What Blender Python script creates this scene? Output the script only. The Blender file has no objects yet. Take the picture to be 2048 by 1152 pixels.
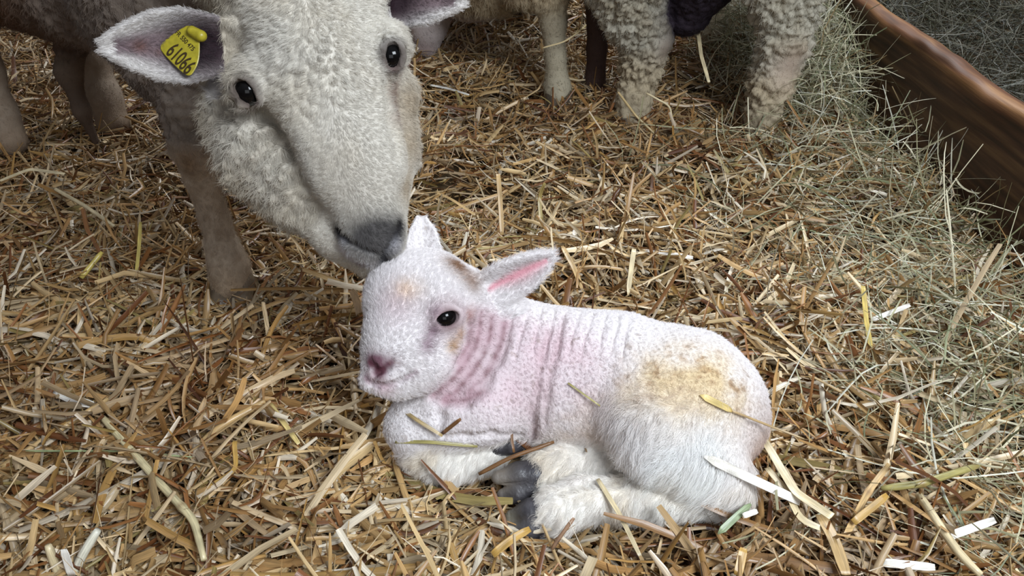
import bpy, math
import numpy as np
from mathutils import Vector, Matrix

# ------------------------------------------------------------------ camera, world, light, exposure
sc = bpy.context.scene
FPX = 1704.0                       # focal length in pixels of the 2048 px wide frame
TH = math.radians(32.0)            # the phone looks down by this much
CAM = np.array([0.0, 0.0, 0.70])
FWD = np.array([0.0, math.cos(TH), -math.sin(TH)])
UPV = np.array([0.0, math.sin(TH), math.cos(TH)])
RGT = np.array([1.0, 0.0, 0.0])
cd = bpy.data.cameras.new('camera')
cam = bpy.data.objects.new('camera', cd)
sc.collection.objects.link(cam)
cam.location = CAM
cam.rotation_euler = (math.radians(90) - TH, 0, 0)
cd.sensor_width = 36.0
cd.lens = 36.0 * FPX / 2048.0
cd.clip_start = 0.02
sc.camera = cam

world = bpy.data.worlds.new('barn_air')
sc.world = world
world.use_nodes = True
wn = world.node_tree.nodes
wl = world.node_tree.links
bg = wn['Background']
bg.inputs['Strength'].default_value = 1.0
tcw = wn.new('ShaderNodeTexCoord'); sepw = wn.new('ShaderNodeSeparateXYZ'); rmp = wn.new('ShaderNodeValToRGB')
wl.new(tcw.outputs['Generated'], sepw.inputs[0]); wl.new(sepw.outputs['Z'], rmp.inputs[0])
rmp.color_ramp.elements[0].position = 0.0; rmp.color_ramp.elements[0].color = (0.030, 0.022, 0.015, 1)
rmp.color_ramp.elements[1].position = 0.9; rmp.color_ramp.elements[1].color = (0.17, 0.18, 0.21, 1)
wl.new(rmp.outputs[0], bg.inputs['Color'])

def area(name, loc, target, sx, sy, power, col):
    ld = bpy.data.lights.new(name, 'AREA')
    ld.shape = 'RECTANGLE'; ld.size = sx; ld.size_y = sy; ld.energy = power; ld.color = col
    o = bpy.data.objects.new(name, ld)
    sc.collection.objects.link(o)
    o.location = loc
    o.rotation_euler = (Vector(target) - Vector(loc)).to_track_quat('-Z', 'Y').to_euler()
    return o
area('barn_door_daylight', (1.0, -0.60, 1.85), (0.12, 0.95, 0.1), 1.0, 0.8, 58, (0.86, 0.93, 1.0))
area('roof_light_daylight', (0.9, 3.4, 2.8), (0.3, 1.0, 0.0), 1.6, 0.9, 78, (0.90, 0.95, 1.0))
area('front_fill', (0.1, -1.9, 1.1), (0.1, 0.9, 0.15), 1.6, 1.2, 9, (0.92, 0.95, 1.0))  # added fill from behind the camera, lifts the legs and dark wool
sc.view_settings.view_transform = 'Standard'
sc.view_settings.look = 'None'
sc.view_settings.exposure = 0.36
sc.view_settings.gamma = 1.0
sc.view_settings.use_curve_mapping = False

# ------------------------------------------------------------------ small helpers
def W(px, py, z):
    return CAM + z * (FWD + (px - 1024.0) / FPX * RGT + (576.0 - py) / FPX * UPV)
def G(px, py, h=0.0):
    d = FWD + (px - 1024.0) / FPX * RGT + (576.0 - py) / FPX * UPV
    return CAM + d * ((h - CAM[2]) / d[2])
def ray(px, py):
    d = FWD + (px - 1024.0) / FPX * RGT + (576.0 - py) / FPX * UPV
    return d / np.linalg.norm(d)
def nrm(v):
    v = np.asarray(v, float)
    return v / (np.linalg.norm(v, axis=-1, keepdims=True) + 1e-12)
def link(o, parent=None):
    sc.collection.objects.link(o)
    if parent is not None:
        o.parent = parent
        q = parent
        while q is not None:
            o.location = o.location - q.location
            q = q.parent
    return o
def tag(o, label=None, cat=None, group=None, kind=None):
    if label: o['label'] = label
    if cat: o['category'] = cat
    if group: o['group'] = group
    if kind: o['kind'] = kind
    return o
def empty(name, loc, label, cat, group=None):
    o = bpy.data.objects.new(name, None)
    o.location = Vector([float(c) for c in loc])
    o.empty_display_size = 0.05
    sc.collection.objects.link(o)
    return tag(o, label, cat, group)

# ------------------------------------------------------------------ numpy noise
def _h(ix, iy, iz, s):
    n = (ix.astype(np.int64) * 73856093) ^ (iy.astype(np.int64) * 19349663) ^ (iz.astype(np.int64) * 83492791) ^ (s * 2654435761)
    n = n & 0xffffffff
    n = ((n ^ (n >> 15)) * 2246822519) & 0xffffffff
    n = ((n ^ (n >> 13)) * 3266489917) & 0xffffffff
    return ((n ^ (n >> 16)) & 0xffffff) / float(0x1000000)
def vnoise(P, freq, seed=0):
    Q = P * freq
    I = np.floor(Q); f = Q - I; f = f * f * (3 - 2 * f)
    I = I.astype(np.int64)
    out = 0
    for dx in (0, 1):
        for dy in (0, 1):
            for dz in (0, 1):
                w = (f[:, 0] if dx else 1 - f[:, 0]) * (f[:, 1] if dy else 1 - f[:, 1]) * (f[:, 2] if dz else 1 - f[:, 2])
                out = out + w * _h(I[:, 0] + dx, I[:, 1] + dy, I[:, 2] + dz, seed)
    return out * 2 - 1
def fbm(P, freq, seed=0, octv=3):
    a, o, t = 1.0, 0, 0
    for k in range(octv):
        o = o + a * vnoise(P, freq * 2 ** k, seed + k); t += a; a *= 0.5
    return o / t
def worley(P, freq, seed=0):
    """distance to the nearest feature point, and that point"""
    Q = P * freq
    I = np.floor(Q).astype(np.int64)
    best = np.full(len(P), 9.0); bp = np.zeros_like(Q); second = np.full(len(P), 9.0)
    for dx in (-1, 0, 1):
        for dy in (-1, 0, 1):
            for dz in (-1, 0, 1):
                c = I + np.array([dx, dy, dz])
                fp = np.stack([c[:, 0] + _h(c[:, 0], c[:, 1], c[:, 2], seed + 11),
                               c[:, 1] + _h(c[:, 0], c[:, 1], c[:, 2], seed + 12),
                               c[:, 2] + _h(c[:, 0], c[:, 1], c[:, 2], seed + 13)], 1)
                d = np.sqrt(((fp - Q) ** 2).sum(1))
                m = d < best
                second = np.where(m, best, np.minimum(second, d))
                bp[m] = fp[m]; best = np.where(m, d, best)
    return best, second, bp / freq

# ------------------------------------------------------------------ signed distance bodies
class Body:
    def __init__(s):
        s.pr = []; s.k = 0.02
    def cone(s, a, b, r1, r2=None, k=None, carve=False):
        a = np.asarray(a, float); b = np.asarray(b, float); r2 = r1 if r2 is None else r2
        lo = np.minimum(a - r1, b - r2); hi = np.maximum(a + r1, b + r2)
        def f(X, Y, Z, a=a, ab=b - a, r1=r1, r2=r2):
            L = float(ab @ ab) + 1e-12
            px, py, pz = X - a[0], Y - a[1], Z - a[2]
            t = np.clip((px * ab[0] + py * ab[1] + pz * ab[2]) / L, 0, 1)
            return np.sqrt((px - t * ab[0]) ** 2 + (py - t * ab[1]) ** 2 + (pz - t * ab[2]) ** 2) - (r1 + t * (r2 - r1))
        s.pr.append((f, lo, hi, s.k if k is None else k, carve)); return s
    def chain(s, pts, k=None, carve=False):
        for (a, r1), (b, r2) in zip(pts[:-1], pts[1:]):
            s.cone(a, b, r1, r2, k, carve)
        return s
    def ell(s, c, r, axes=None, k=None, carve=False):
        c = np.asarray(c, float); r = np.asarray(r, float)
        M = np.eye(3) if axes is None else np.array([nrm(v) for v in axes])
        R = r.max()
        def f(X, Y, Z, c=c, r=r, M=M):
            px, py, pz = X - c[0], Y - c[1], Z - c[2]
            q = [px * M[i, 0] + py * M[i, 1] + pz * M[i, 2] for i in range(3)]
            k0 = np.sqrt((q[0] / r[0]) ** 2 + (q[1] / r[1]) ** 2 + (q[2] / r[2]) ** 2)
            k1 = np.sqrt((q[0] / r[0] ** 2) ** 2 + (q[1] / r[1] ** 2) ** 2 + (q[2] / r[2] ** 2) ** 2) + 1e-9
            return k0 * (k0 - 1) / k1
        s.pr.append((f, c - R, c + R, s.k if k is None else k, carve)); return s
    def ear(s, base, tip, nor, tab, th, curl, k=0.012, asym=0.0):
        base = np.asarray(base, float); tip = np.asarray(tip, float)
        L = np.linalg.norm(tip - base); l = (tip - base) / L
        n = nrm(np.asarray(nor, float) - l * (np.asarray(nor) @ l)); w = np.cross(n, l)
        tt = np.array([q[0] for q in tab]); hh = np.array([q[1] for q in tab])
        R = hh.max() + th + 0.02
        lo = np.minimum(base, tip) - R; hi = np.maximum(base, tip) + R
        def f(X, Y, Z):
            px, py, pz = X - base[0], Y - base[1], Z - base[2]
            ql = px * l[0] + py * l[1] + pz * l[2]
            qw = px * w[0] + py * w[1] + pz * w[2]
            qn = px * n[0] + py * n[1] + pz * n[2]
            hw = np.interp(ql / L, tt, hh)
            cw = np.clip(qw, -hw, hw)
            u = cw / (hw + 1e-6)
            n0 = curl * hw * (u * u + asym * u)
            return np.sqrt((qw - cw) ** 2 + np.maximum(np.maximum(-ql, ql - L), 0) ** 2 + (qn - n0) ** 2) - th * (0.6 + 0.4 * np.abs(u))
        s.pr.append((f, lo, hi, k, False)); s.earframe = (base, l, w, n, L); return s
    @staticmethod
    def _mix(d, q, k, carve):
        if carve:
            q = -q
            h = np.clip(0.5 - 0.5 * (d - q) / k, 0, 1)
            return d + (q - d) * h + k * h * (1 - h)
        h = np.clip(0.5 + 0.5 * (d - q) / k, 0, 1)
        return d + (q - d) * h - k * h * (1 - h)
    def at(s, P):
        P = np.atleast_2d(P)
        d = np.full(len(P), 1.0)
        for f, lo, hi, k, carve in s.pr:
            m = ((P > lo - k - 0.03) & (P < hi + k + 0.03)).all(1)
            if m.any():
                q = f(P[m, 0], P[m, 1], P[m, 2])
                d[m] = s._mix(d[m], q, k, carve)
        return d
    def hit(s, px, py, lo=0.3, hi=2.6):
        d = ray(px, py); t = lo
        for _ in range(600):
            v = float(s.at(CAM + d * t)[0])
            if v < 2e-4: return CAM + d * t
            t += max(min(v, 0.02) * 0.7, 2e-4)
            if t > hi: break
        raise RuntimeError('ray misses body at %s,%s' % (px, py))
    def normal(s, p):
        e = 0.001
        return nrm(np.array([float(s.at(p + np.eye(3)[i] * e)[0] - s.at(p - np.eye(3)[i] * e)[0]) for i in range(3)]))
    def groove(s, pts, r, k=0.004, sink=0.0):
        H = []; ok = []
        for p in pts:
            try: H.append(s.hit(*p[:2])); ok.append(p)
            except RuntimeError: pass
        pts = ok
        if len(H) < 2: return s
        rr = [r * (0.4 if i in (0, len(H) - 1) else 1.0) for i in range(len(H))]
        H = [h + ray(*p[:2]) * sink for h, p in zip(H, pts)]
        s.last = H
        s.chain(list(zip(H, rr)), k=k, carve=True); return s
    def mesh(s, vox, lo=None, hi=None):
        if lo is None:
            lo = np.min([p[1] for p in s.pr if not p[4]], 0) - vox * 3
            hi = np.max([p[2] for p in s.pr if not p[4]], 0) + vox * 3
        lo = np.asarray(lo, float); hi = np.asarray(hi, float)
        ax = [np.arange(lo[i], hi[i] + vox, vox) for i in range(3)]
        D = np.full([len(a) for a in ax], 1.0, np.float32)
        for f, l, h, k, carve in s.pr:
            m = k + vox * 4
            sl = []
            for i in range(3):
                a = int(np.searchsorted(ax[i], l[i] - m)); b = int(np.searchsorted(ax[i], h[i] + m))
                sl.append(slice(a, b))
            if any(q.stop <= q.start for q in sl): continue
            sl = tuple(sl)
            q = f(ax[0][sl[0]][:, None, None].astype(np.float32), ax[1][sl[1]][None, :, None].astype(np.float32), ax[2][sl[2]][None, None, :].astype(np.float32))
            D[sl] = s._mix(D[sl], q.astype(np.float32), k, carve)
        return surface_nets(D, lo, vox)

def surface_nets(D, lo, vox):
    S = D < 0
    cnt = np.zeros([n - 1 for n in D.shape], np.uint8)
    for dx in (0, 1):
        for dy in (0, 1):
            for dz in (0, 1):
                cnt += S[dx:D.shape[0] - 1 + dx, dy:D.shape[1] - 1 + dy, dz:D.shape[2] - 1 + dz]
    act = (cnt > 0) & (cnt < 8)
    I = np.argwhere(act)
    idx = np.full(act.shape, -1, np.int32)
    idx[act] = np.arange(len(I))
    acc = np.zeros((len(I), 3)); n = np.zeros(len(I))
    cor = [(a, b, c) for a in (0, 1) for b in (0, 1) for c in (0, 1)]
    vals = {c: D[I[:, 0] + c[0], I[:, 1] + c[1], I[:, 2] + c[2]] for c in cor}
    for c in cor:
        for a in range(3):
            if c[a] == 0:
                e = list(c); e[a] = 1; e = tuple(e)
                v0, v1 = vals[c], vals[e]
                m = (v0 < 0) != (v1 < 0)
                t = np.where(m, v0 / np.where(m, v0 - v1, 1), 0)
                p = np.array(c, float)[None].repeat(len(I), 0); p[:, a] += t
                acc[m] += p[m]; n[m] += 1
    V = lo + (I + acc / n[:, None]) * vox
    F = []
    for a in range(3):
        b, c = (a + 1) % 3, (a + 2) % 3
        s0 = [slice(None)] * 3; s1 = [slice(None)] * 3
        s0[a] = slice(0, -1); s1[a] = slice(1, None)
        x = S[tuple(s0)] != S[tuple(s1)]
        E = np.argwhere(x)
        ok = (E[:, b] > 0) & (E[:, c] > 0) & (E[:, b] < D.shape[b] - 1) & (E[:, c] < D.shape[c] - 1)
        E = E[ok]
        inside = S[E[:, 0], E[:, 1], E[:, 2]]
        def cell(db, dc):
            q = E.copy(); q[:, b] += db; q[:, c] += dc
            return idx[q[:, 0], q[:, 1], q[:, 2]]
        q = np.stack([cell(-1, -1), cell(0, -1), cell(0, 0), cell(-1, 0)], 1)
        q[~inside] = q[~inside][:, ::-1]
        F.append(q)
    F = np.concatenate(F)
    F = F[(F >= 0).all(1)]
    return V, F

def vnormals(V, F):
    a = V[F[:, 2]] - V[F[:, 0]]; b = V[F[:, 3]] - V[F[:, 1]]
    n = np.cross(a, b)
    N = np.zeros_like(V)
    for k in range(4):
        for c in range(3):
            N[:, c] += np.bincount(F[:, k], n[:, c], len(V))
    return nrm(N)

def raw_mesh(name, V, F, mat, parent=None, col=None, uv=None, smooth=True):
    """F: (n,4) quads"""
    me = bpy.data.meshes.new(name)
    nf = len(F)
    me.vertices.add(len(V)); me.vertices.foreach_set('co', np.ascontiguousarray(V, np.float32).ravel())
    me.loops.add(nf * 4); me.loops.foreach_set('vertex_index', np.ascontiguousarray(F, np.int32).ravel())
    me.polygons.add(nf)
    me.polygons.foreach_set('loop_start', np.arange(nf, dtype=np.int32) * 4)
    me.polygons.foreach_set('loop_total', np.full(nf, 4, np.int32))
    me.polygons.foreach_set('use_smooth', np.full(nf, smooth))
    if col is not None:
        at = me.attributes.new('tint', 'FLOAT_COLOR', 'POINT')
        c = np.ones((len(V), 4), np.float32); c[:, :3] = col
        at.data.foreach_set('color', c.ravel())
    if uv is not None:
        u = me.uv_layers.new(name='UVMap')
        u.data.foreach_set('uv', np.ascontiguousarray(uv[F.ravel()], np.float32).ravel())
    me.update(calc_edges=True); me.validate()
    me.materials.append(mat)
    o = bpy.data.objects.new(name, me)
    return link(o, parent)

# ------------------------------------------------------------------ fur and wool as curves
rng = np.random.default_rng(7)
def fur(name, V, F, count, mat, parent, length, comb, dens=None, stiff=0.35, jitter=0.35, rad=0.00011, colf=None,
        clump=None, curl=0.0, curlf=2.0, npts=4, cull=0.25, gravity=0.0):
    """length(P)->m, comb(P,N)->unit vectors, dens(P,N)->0..1, clump=(freq, amount)"""
    c = V[F].mean(1)
    a = V[F[:, 2]] - V[F[:, 0]]; b = V[F[:, 3]] - V[F[:, 1]]
    fn = np.cross(a, b); ar = np.linalg.norm(fn, axis=1) * 0.5; fnn = fn / (2 * ar[:, None] + 1e-15)
    w = ar.copy()
    toc = nrm(CAM - c)
    w *= np.where((fnn * toc).sum(1) < -0.25, cull, 1.0)
    if dens is not None: w *= dens(c, fnn)
    cs = np.cumsum(w); cs /= cs[-1]
    fi = np.searchsorted(cs, rng.random(count))
    fi = np.minimum(fi, len(F) - 1)
    u, v = rng.random(count)[:, None], rng.random(count)[:, None]
    q = V[F[fi]]
    P = (q[:, 0] * (1 - u) + q[:, 1] * u) * (1 - v) + (q[:, 3] * (1 - u) + q[:, 2] * u) * v
    N = fnn[fi]
    P = P - N * 0.0006
    L = length(P) * rng.uniform(0.55, 1.15, count)
    cb = comb(P, N)
    cb = cb - N * (cb * N).sum(1, keepdims=True)
    cb = nrm(cb)
    T2 = np.cross(N, cb)
    ja = rng.normal(0, jitter, count)[:, None]
    flow = cb * np.cos(ja) + T2 * np.sin(ja)
    st = np.clip(stiff + rng.normal(0, 0.12, count), 0.03, 1)[:, None]
    d0 = nrm(N * (st + 0.25) + flow * (1 - st)); d1 = nrm(N * st * 0.5 + flow)
    tip_shift = 0
    pts = np.zeros((count, npts, 3))
    ph = rng.random(count) * 6.28
    if clump is not None:
        w1, w2, fp = worley(P, clump[0], 5)
        fp = fp - N * ((fp - P) * N).sum(1, keepdims=True)
        ph = _h(*np.floor(fp.T * 4000).astype(np.int64), 3) * 6.28 + rng.normal(0, 0.5, count)
    for k in range(npts):
        t = k / (npts - 1)
        p = P + L[:, None] * (d0 * t * (1 - 0.5 * t) + d1 * 0.5 * t * t)
        if gravity: p[:, 2] -= gravity * L * t * t
        if curl:
            an = ph + t * 6.28 * curlf
            p = p + (cb * np.cos(an)[:, None] + T2 * np.sin(an)[:, None]) * (curl * t ** 0.6)
        if clump is not None:
            p = p + (fp - P) * (clump[1] * t)
        pts[:, k] = p
    cu = bpy.data.hair_curves.new(name)
    cu.add_curves([npts] * count)
    cu.position_data.foreach_set('vector', pts.astype(np.float32).ravel())
    ra = cu.attributes.get('radius') or cu.attributes.new('radius', 'FLOAT', 'POINT')
    r = np.linspace(1, 0.25, npts)[None] * rad * rng.uniform(0.7, 1.3, count)[:, None]
    ra.data.foreach_set('value', r.astype(np.float32).ravel())
    at = cu.attributes.new('tint', 'FLOAT_COLOR', 'CURVE')
    cc = np.ones((count, 4), np.float32)
    cc[:, :3] = np.clip(colf(P, N) * rng.uniform(0.9, 1.1, count)[:, None], 0, 1)
    at.data.foreach_set('color', cc.ravel())
    cu.materials.append(mat)
    o = bpy.data.objects.new(name, cu)
    return link(o, parent)

# ------------------------------------------------------------------ materials
def mat(name, rough=0.7, spec=0.3, attr='tint', color=None, bump=None, sheen=0.0, coat=0.0, trans=0.0):
    m = bpy.data.materials.new(name); m.use_nodes = True
    nt = m.node_tree; p = nt.nodes['Principled BSDF']
    p.inputs['Roughness'].default_value = rough
    p.inputs['Specular IOR Level'].default_value = spec
    p.inputs['Sheen Weight'].default_value = sheen
    p.inputs['Coat Weight'].default_value = coat
    if color is None:
        a = nt.nodes.new('ShaderNodeAttribute'); a.attribute_name = attr
        nt.links.new(a.outputs['Color'], p.inputs['Base Color'])
        m['_a'] = 1
    else:
        no = nt.nodes.new('ShaderNodeTexNoise'); no.inputs['Scale'].default_value = 180; no.inputs['Detail'].default_value = 4
        tc = nt.nodes.new('ShaderNodeTexCoord'); nt.links.new(tc.outputs['Object'], no.inputs['Vector'])
        cr = nt.nodes.new('ShaderNodeValToRGB')
        cr.color_ramp.elements[0].position = 0.3; cr.color_ramp.elements[1].position = 0.7
        cr.color_ramp.elements[0].color = tuple(c * 0.78 for c in color[:3]) + (1,)
        cr.color_ramp.elements[1].color = tuple(min(1, c * 1.12) for c in color[:3]) + (1,)
        nt.links.new(no.outputs['Fac'], cr.inputs[0]); nt.links.new(cr.outputs[0], p.inputs['Base Color'])
    if bump:
        sc_, st_ = bump
        no = nt.nodes.new('ShaderNodeTexNoise'); no.inputs['Scale'].default_value = sc_; no.inputs['Detail'].default_value = 6
        tc = nt.nodes.new('ShaderNodeTexCoord'); nt.links.new(tc.outputs['Object'], no.inputs['Vector'])
        bp = nt.nodes.new('ShaderNodeBump'); bp.inputs['Strength'].default_value = st_; bp.inputs['Distance'].default_value = 0.002
        nt.links.new(no.outputs['Fac'], bp.inputs['Height']); nt.links.new(bp.outputs[0], p.inputs['Normal'])
    return m
M_SKIN = mat('skin_and_wool', 0.75, 0.2, bump=(420, 0.5))
M_FUR = mat('fur_strands', 0.6, 0.25)
M_EYE = mat('wet_dark_eye', 0.10, 0.25, color=(0.004, 0.0035, 0.0035))
M_HOOF = mat('hoof_horn', 0.38, 0.5, bump=(300, 0.4))
M_TAG = mat('yellow_tag_plastic', 0.38, 0.45, color=(0.36, 0.30, 0.022))  # yellow lowered so the colour holds the ear's shade
M_INK = mat('dark_tag_ink', 0.6, 0.2, color=(0.045, 0.028, 0.01))
def lin(r, g, b):
    c = np.array([r, g, b], float) / 255
    return np.where(c <= 0.04045, c / 12.92, ((c + 0.055) / 1.055) ** 2.4)
def blob(P, c, r):
    """soft patch weight around a place on the body"""
    return np.exp(-((P - np.asarray(c)) ** 2).sum(1) / (r * r))
def paint(col, w, c):
    w = np.clip(w, 0, 1)[:, None]
    return col * (1 - w) + np.asarray(c) * w
def seg_dist(P, a, b):
    a = np.asarray(a); ab = np.asarray(b) - a
    t = np.clip((P - a) @ ab / (ab @ ab + 1e-12), 0, 1)
    return np.linalg.norm(P - a - t[:, None] * ab, axis=1)
def sphere_obj(name, c, r, m, parent, scale=(1, 1, 1), rot=None, seg=32):
    th = np.linspace(0, math.pi, seg // 2 + 1); phs = np.linspace(0, 2 * math.pi, seg, endpoint=False)
    V = np.array([[math.sin(t) * math.cos(p), math.sin(t) * math.sin(p), math.cos(t)] for t in th for p in phs]) * r * np.array(scale)
    if rot is not None: V = V @ np.array([nrm(v) for v in rot])
    n = seg
    F = np.array([[i * n + j, (i + 1) * n + j, (i + 1) * n + (j + 1) % n, i * n + (j + 1) % n] for i in range(seg // 2) for j in range(n)])
    return raw_mesh(name, V + np.asarray(c), F, m, parent, col=None)
# ------------------------------------------------------------------ the newborn lamb
def wfy(px, py, Z): return G(px, py, Z)
def build_lamb():
    B = Body(); B.k = 0.03
    # trunk
    B.chain([(W(985, 742, .985), .072), (W(1100, 752, .988), .074), (W(1230, 768, .98), .076), (W(1365, 803, .972), .075), (W(1430, 838, .968), .058)])
    B.ell(W(1368, 808, .955), (.080, .072, .072))
    # chest and neck
    B.cone(W(985, 742, .985), W(905, 790, .965), .070, .052)
    B.cone(W(940, 735, .975), W(905, 640, .955), .058, .046, k=.02)
    B.cone(W(1010, 700, 1.0), W(925, 610, .975), .055, .042, k=.03)
    # thigh of the near hind leg, shank, hock, cannon
    B.ell(W(1335, 795, .935), (.078, .056, .060), k=.02)
    B.cone(W(1285, 825, .915), W(1325, 880, .905), .044, .040, k=.02)
    B.chain([(W(1325, 872, .897), .044), (G(1398, 925, .056), .041), (G(1455, 968, .040), .030)], k=.02)
    B.chain([(G(1452, 978, .03), .026), (G(1300, 995, .027), .0235), (G(1165, 1000, .027), .0235), (G(1112, 1022, .025), .0235), (G(1092, 1034, .02), .017)], k=.008)
    # far hind cannon in front of the belly
    B.chain([(G(1400, 925, .038), .022), (G(1250, 928, .033), .0225), (G(1125, 932, .032), .0235), (G(1088, 943, .030), .0215), (G(1066, 958, .026), .015)], k=.006)
    # near fore leg: forearm, folded knee, cannon lying back to the hoof
    B.cone(W(960, 810, .945), G(835, 850, .065), .044, .033, k=.025)
    B.chain([(G(832, 852, .065), .033), (G(850, 895, .035), .029), (G(900, 925, .026), .023)], k=.012)
    B.chain([(G(875, 918, .026), .024), (G(935, 915, .026), .0195), (G(985, 903, .026), .0195), (G(1008, 897, .024), .014)], k=.008)
    B.cone(G(905, 940, .012), G(960, 935, .010), .012, .010, k=.01)
    # tail
    B.chain([(W(1455, 740, 1.0), .02), (W(1497, 800, .985), .017), (W(1508, 870, .965), .014)], k=.008)
    # skull and face
    B.ell(W(850, 592, .935), (.054, .056, .050), k=.02)
    B.ell(W(800, 590, .925), (.036, .042, .038), k=.02)
    B.cone(W(815, 620, .918), W(800, 690, .900), .041, .037, k=.015)
    B.cone(W(800, 690, .900), W(777, 737, .888), .036, .0265, k=.015)
    B.cone(W(880, 650, .925), W(860, 712, .915), .040, .034, k=.015)
    B.cone(W(862, 722, .912), W(800, 757, .898), .029, .022, k=.015)
    B.ell(W(868, 612, .900), (.020, .014, .012), k=.014)           # brow
    B.ell(W(752, 762, .884), (.017, .012, .010), k=.010)           # lips
    # ears
    B.ear(W(935, 590, .945), W(1104, 510, .94), -FWD * 1.0 - UPV * .55, [(0, .017), (.2, .017), (.45, .0215), (.7, .018), (.9, .010), (1, .003)], .0035, .55, k=.014)
    B.frame1 = B.earframe
    B.ear(W(846, 535, .965), W(842, 438, .985), -FWD + RGT * .3, [(0, .016), (.4, .018), (.75, .012), (1, .004)], .0035, .4, k=.012)
    # eye socket, nostrils, mouth, folds
    B.groove([(872, 800), (880, 835), (876, 868)], .0035, .010)
    B.groove([(888, 872), (930, 874), (985, 870), (1040, 872)], .0035, .008)
    e = B.hit(895, 637); en = B.normal(e)
    ex = nrm(RGT * 1.0 + UPV * .22 - en * ((RGT + UPV * .22) @ en)); ey = np.cross(en, ex)
    B.ell(e - en * .002, (.0185, .0125, .008), (ex, ey, en), k=.006)   # lids
    B.ell(e + en * .003, (.0128, .0078, .013), (ex, ey, en), k=.003, carve=True)
    B.groove([(878, 655), (862, 668), (850, 690)], .0028, .006)
    B.groove([(740, 722), (748, 737), (758, 742)], .0042, .004)
    B.groove([(784, 724), (772, 738), (760, 744)], .0042, .004)
    B.groove([(760, 744), (748, 752), (745, 764)], .0022, .003)
    B.groove([(731, 752), (742, 768), (770, 773), (800, 764), (828, 744)], .0036, .003)
    mouth = B.last
    folds = []
    FOLDS = ([(962, 625), (960, 660), (950, 695), (925, 735), (900, 765), (866, 790)], [(983, 635), (980, 670), (968, 705), (945, 745), (915, 780), (888, 800)],
             [(1010, 645), (1004, 680), (990, 715), (968, 755), (940, 782)], [(940, 625), (942, 655), (936, 690), (915, 722)], [(895, 802), (930, 800), (968, 782)])
    for pts in FOLDS:
        B.groove(pts, .0062, .010); folds.append((B.last, 1.0))
    for pts in ([(1128, 640), (1115, 690), (1102, 740), (1094, 800), (1088, 850)], [(1098, 660), (1084, 720), (1076, 770), (1068, 840), (1066, 870)], [(1062, 815), (1070, 850), (1066, 885)]):
        B.groove(pts, .0020, .007); folds.append((B.last, .30))
    for x in range(1030, 1290, 26):
        B.groove([(x, 612 + (x - 1030) * .09), (x - 12 + (x * 7 % 9), 650), (x - 26 + (x * 5 % 11), 700 + x * 3 % 23)], .0009, .005)
    B.groove([(1498, 760), (1496, 820), (1500, 870)], .004, .006)
    B.groove([(1330, 962), (1240, 964), (1180, 964), (1120, 988)], .006, .005)
    V, F = B.mesh(.0017)
    Hc = {q: B.hit(*q) for q in [(812, 580), (790, 610), (912, 532), (940, 562), (905, 692), (922, 668), (936, 632), (862, 662), (850, 690), (868, 625), (1400, 765), (1300, 770), (1455, 800), (1350, 830), (1150, 740), (935, 710), (1000, 790), (990, 680), (1070, 730), (770, 774), (738, 755)]}
    N = vnormals(V, F)
    eyeC = e
    headc = W(840, 640, .92)
    legs = np.minimum.reduce([seg_dist(V, G(1452, 978, .03), G(1080, 1035, .02)), seg_dist(V, G(1400, 925, .038), G(1052, 960, .026)),
                              seg_dist(V, W(1340, 905, .90), G(1452, 975, .03))])
    def zones(P):
        head = np.clip(1.7 - np.linalg.norm((P - headc), axis=1) / .062, 0, 1)
        b, l, w, n, L = B.frame1
        t = ((P - b) @ l) / L
        lg = np.minimum.reduce([seg_dist(P, G(1452, 978, .03), G(1080, 1035, .02)), seg_dist(P, G(1400, 925, .038), G(1052, 960, .026)),
                                seg_dist(P, W(1340, 915, .90), G(1452, 975, .03)), seg_dist(P, G(875, 918, .026), G(1008, 897, .024)) - .005])
        leg = np.clip(1 - (lg - .028) / .018, 0, 1)
        ear1 = ((t > .22) & (np.abs((P - b) @ n) < .03) & (np.linalg.norm(P - b - l * (t[:, None] * L), axis=1) < .045)).astype(float)
        return head, leg, ear1
    head, leg, ear1 = zones(V)
    rump = np.clip(blob(V, W(1370, 760, .89), .10) * 1.6, 0, 1)
    body = (1 - head) * (1 - leg) * (1 - ear1)
    w1, w2, _ = worley(V + .3 * np.stack([vnoise(V, 90, 1), vnoise(V, 90, 2), vnoise(V, 90, 3)], 1) * .006, 260, 2)
    V = V + N * ((.45 - w1) * .0016 * body * (.35 + .65 * np.clip(rump + .3, 0, 1)))[:, None]
    V = V + N * (fbm(V, 60, 4) * .0018 * body)[:, None]
    V = V + N * (fbm(V, 45, 8) * .0025 * leg)[:, None]
    def colour(P, N=None):
        head, leg, ear1 = zones(P)
        n1 = fbm(P, 35, 21); n2 = fbm(P, 140, 22); n3 = fbm(P, 14, 23)
        col = np.tile(lin(224, 219, 219), (len(P), 1))
        pink = lin(208, 178, 186)
        # bare pink skin over the ribs, shoulder and neck
        wp = blob(P, Hc[1150, 740], .045) * .9 + blob(P, Hc[935, 710], .042) * 1.3 + blob(P, Hc[1000, 790], .045) * .6 + blob(P, Hc[990, 680], .035) + blob(P, Hc[1070, 730], .045) * .8
        wp = wp * (1 - head * .9) * (1 - ear1)
        col = paint(col, np.clip(wp, 0, 1) * (.55 + .3 * n1), pink)
        col = paint(col, blob(P, Hc[935, 710], .032) * .30 * (1 - head), lin(170, 132, 142))  # darker mauve neck: skin tone with some shade painted in
        # cream and yellow stains
        ws = blob(P, Hc[1400, 765], .045) * 1.1 + blob(P, Hc[1300, 770], .036) * .8 + blob(P, Hc[1455, 800], .036) * 1.0 + blob(P, Hc[1350, 830], .028) * .6
        col = paint(col, ws * (.65 + .7 * n1), lin(212, 190, 150))
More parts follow.
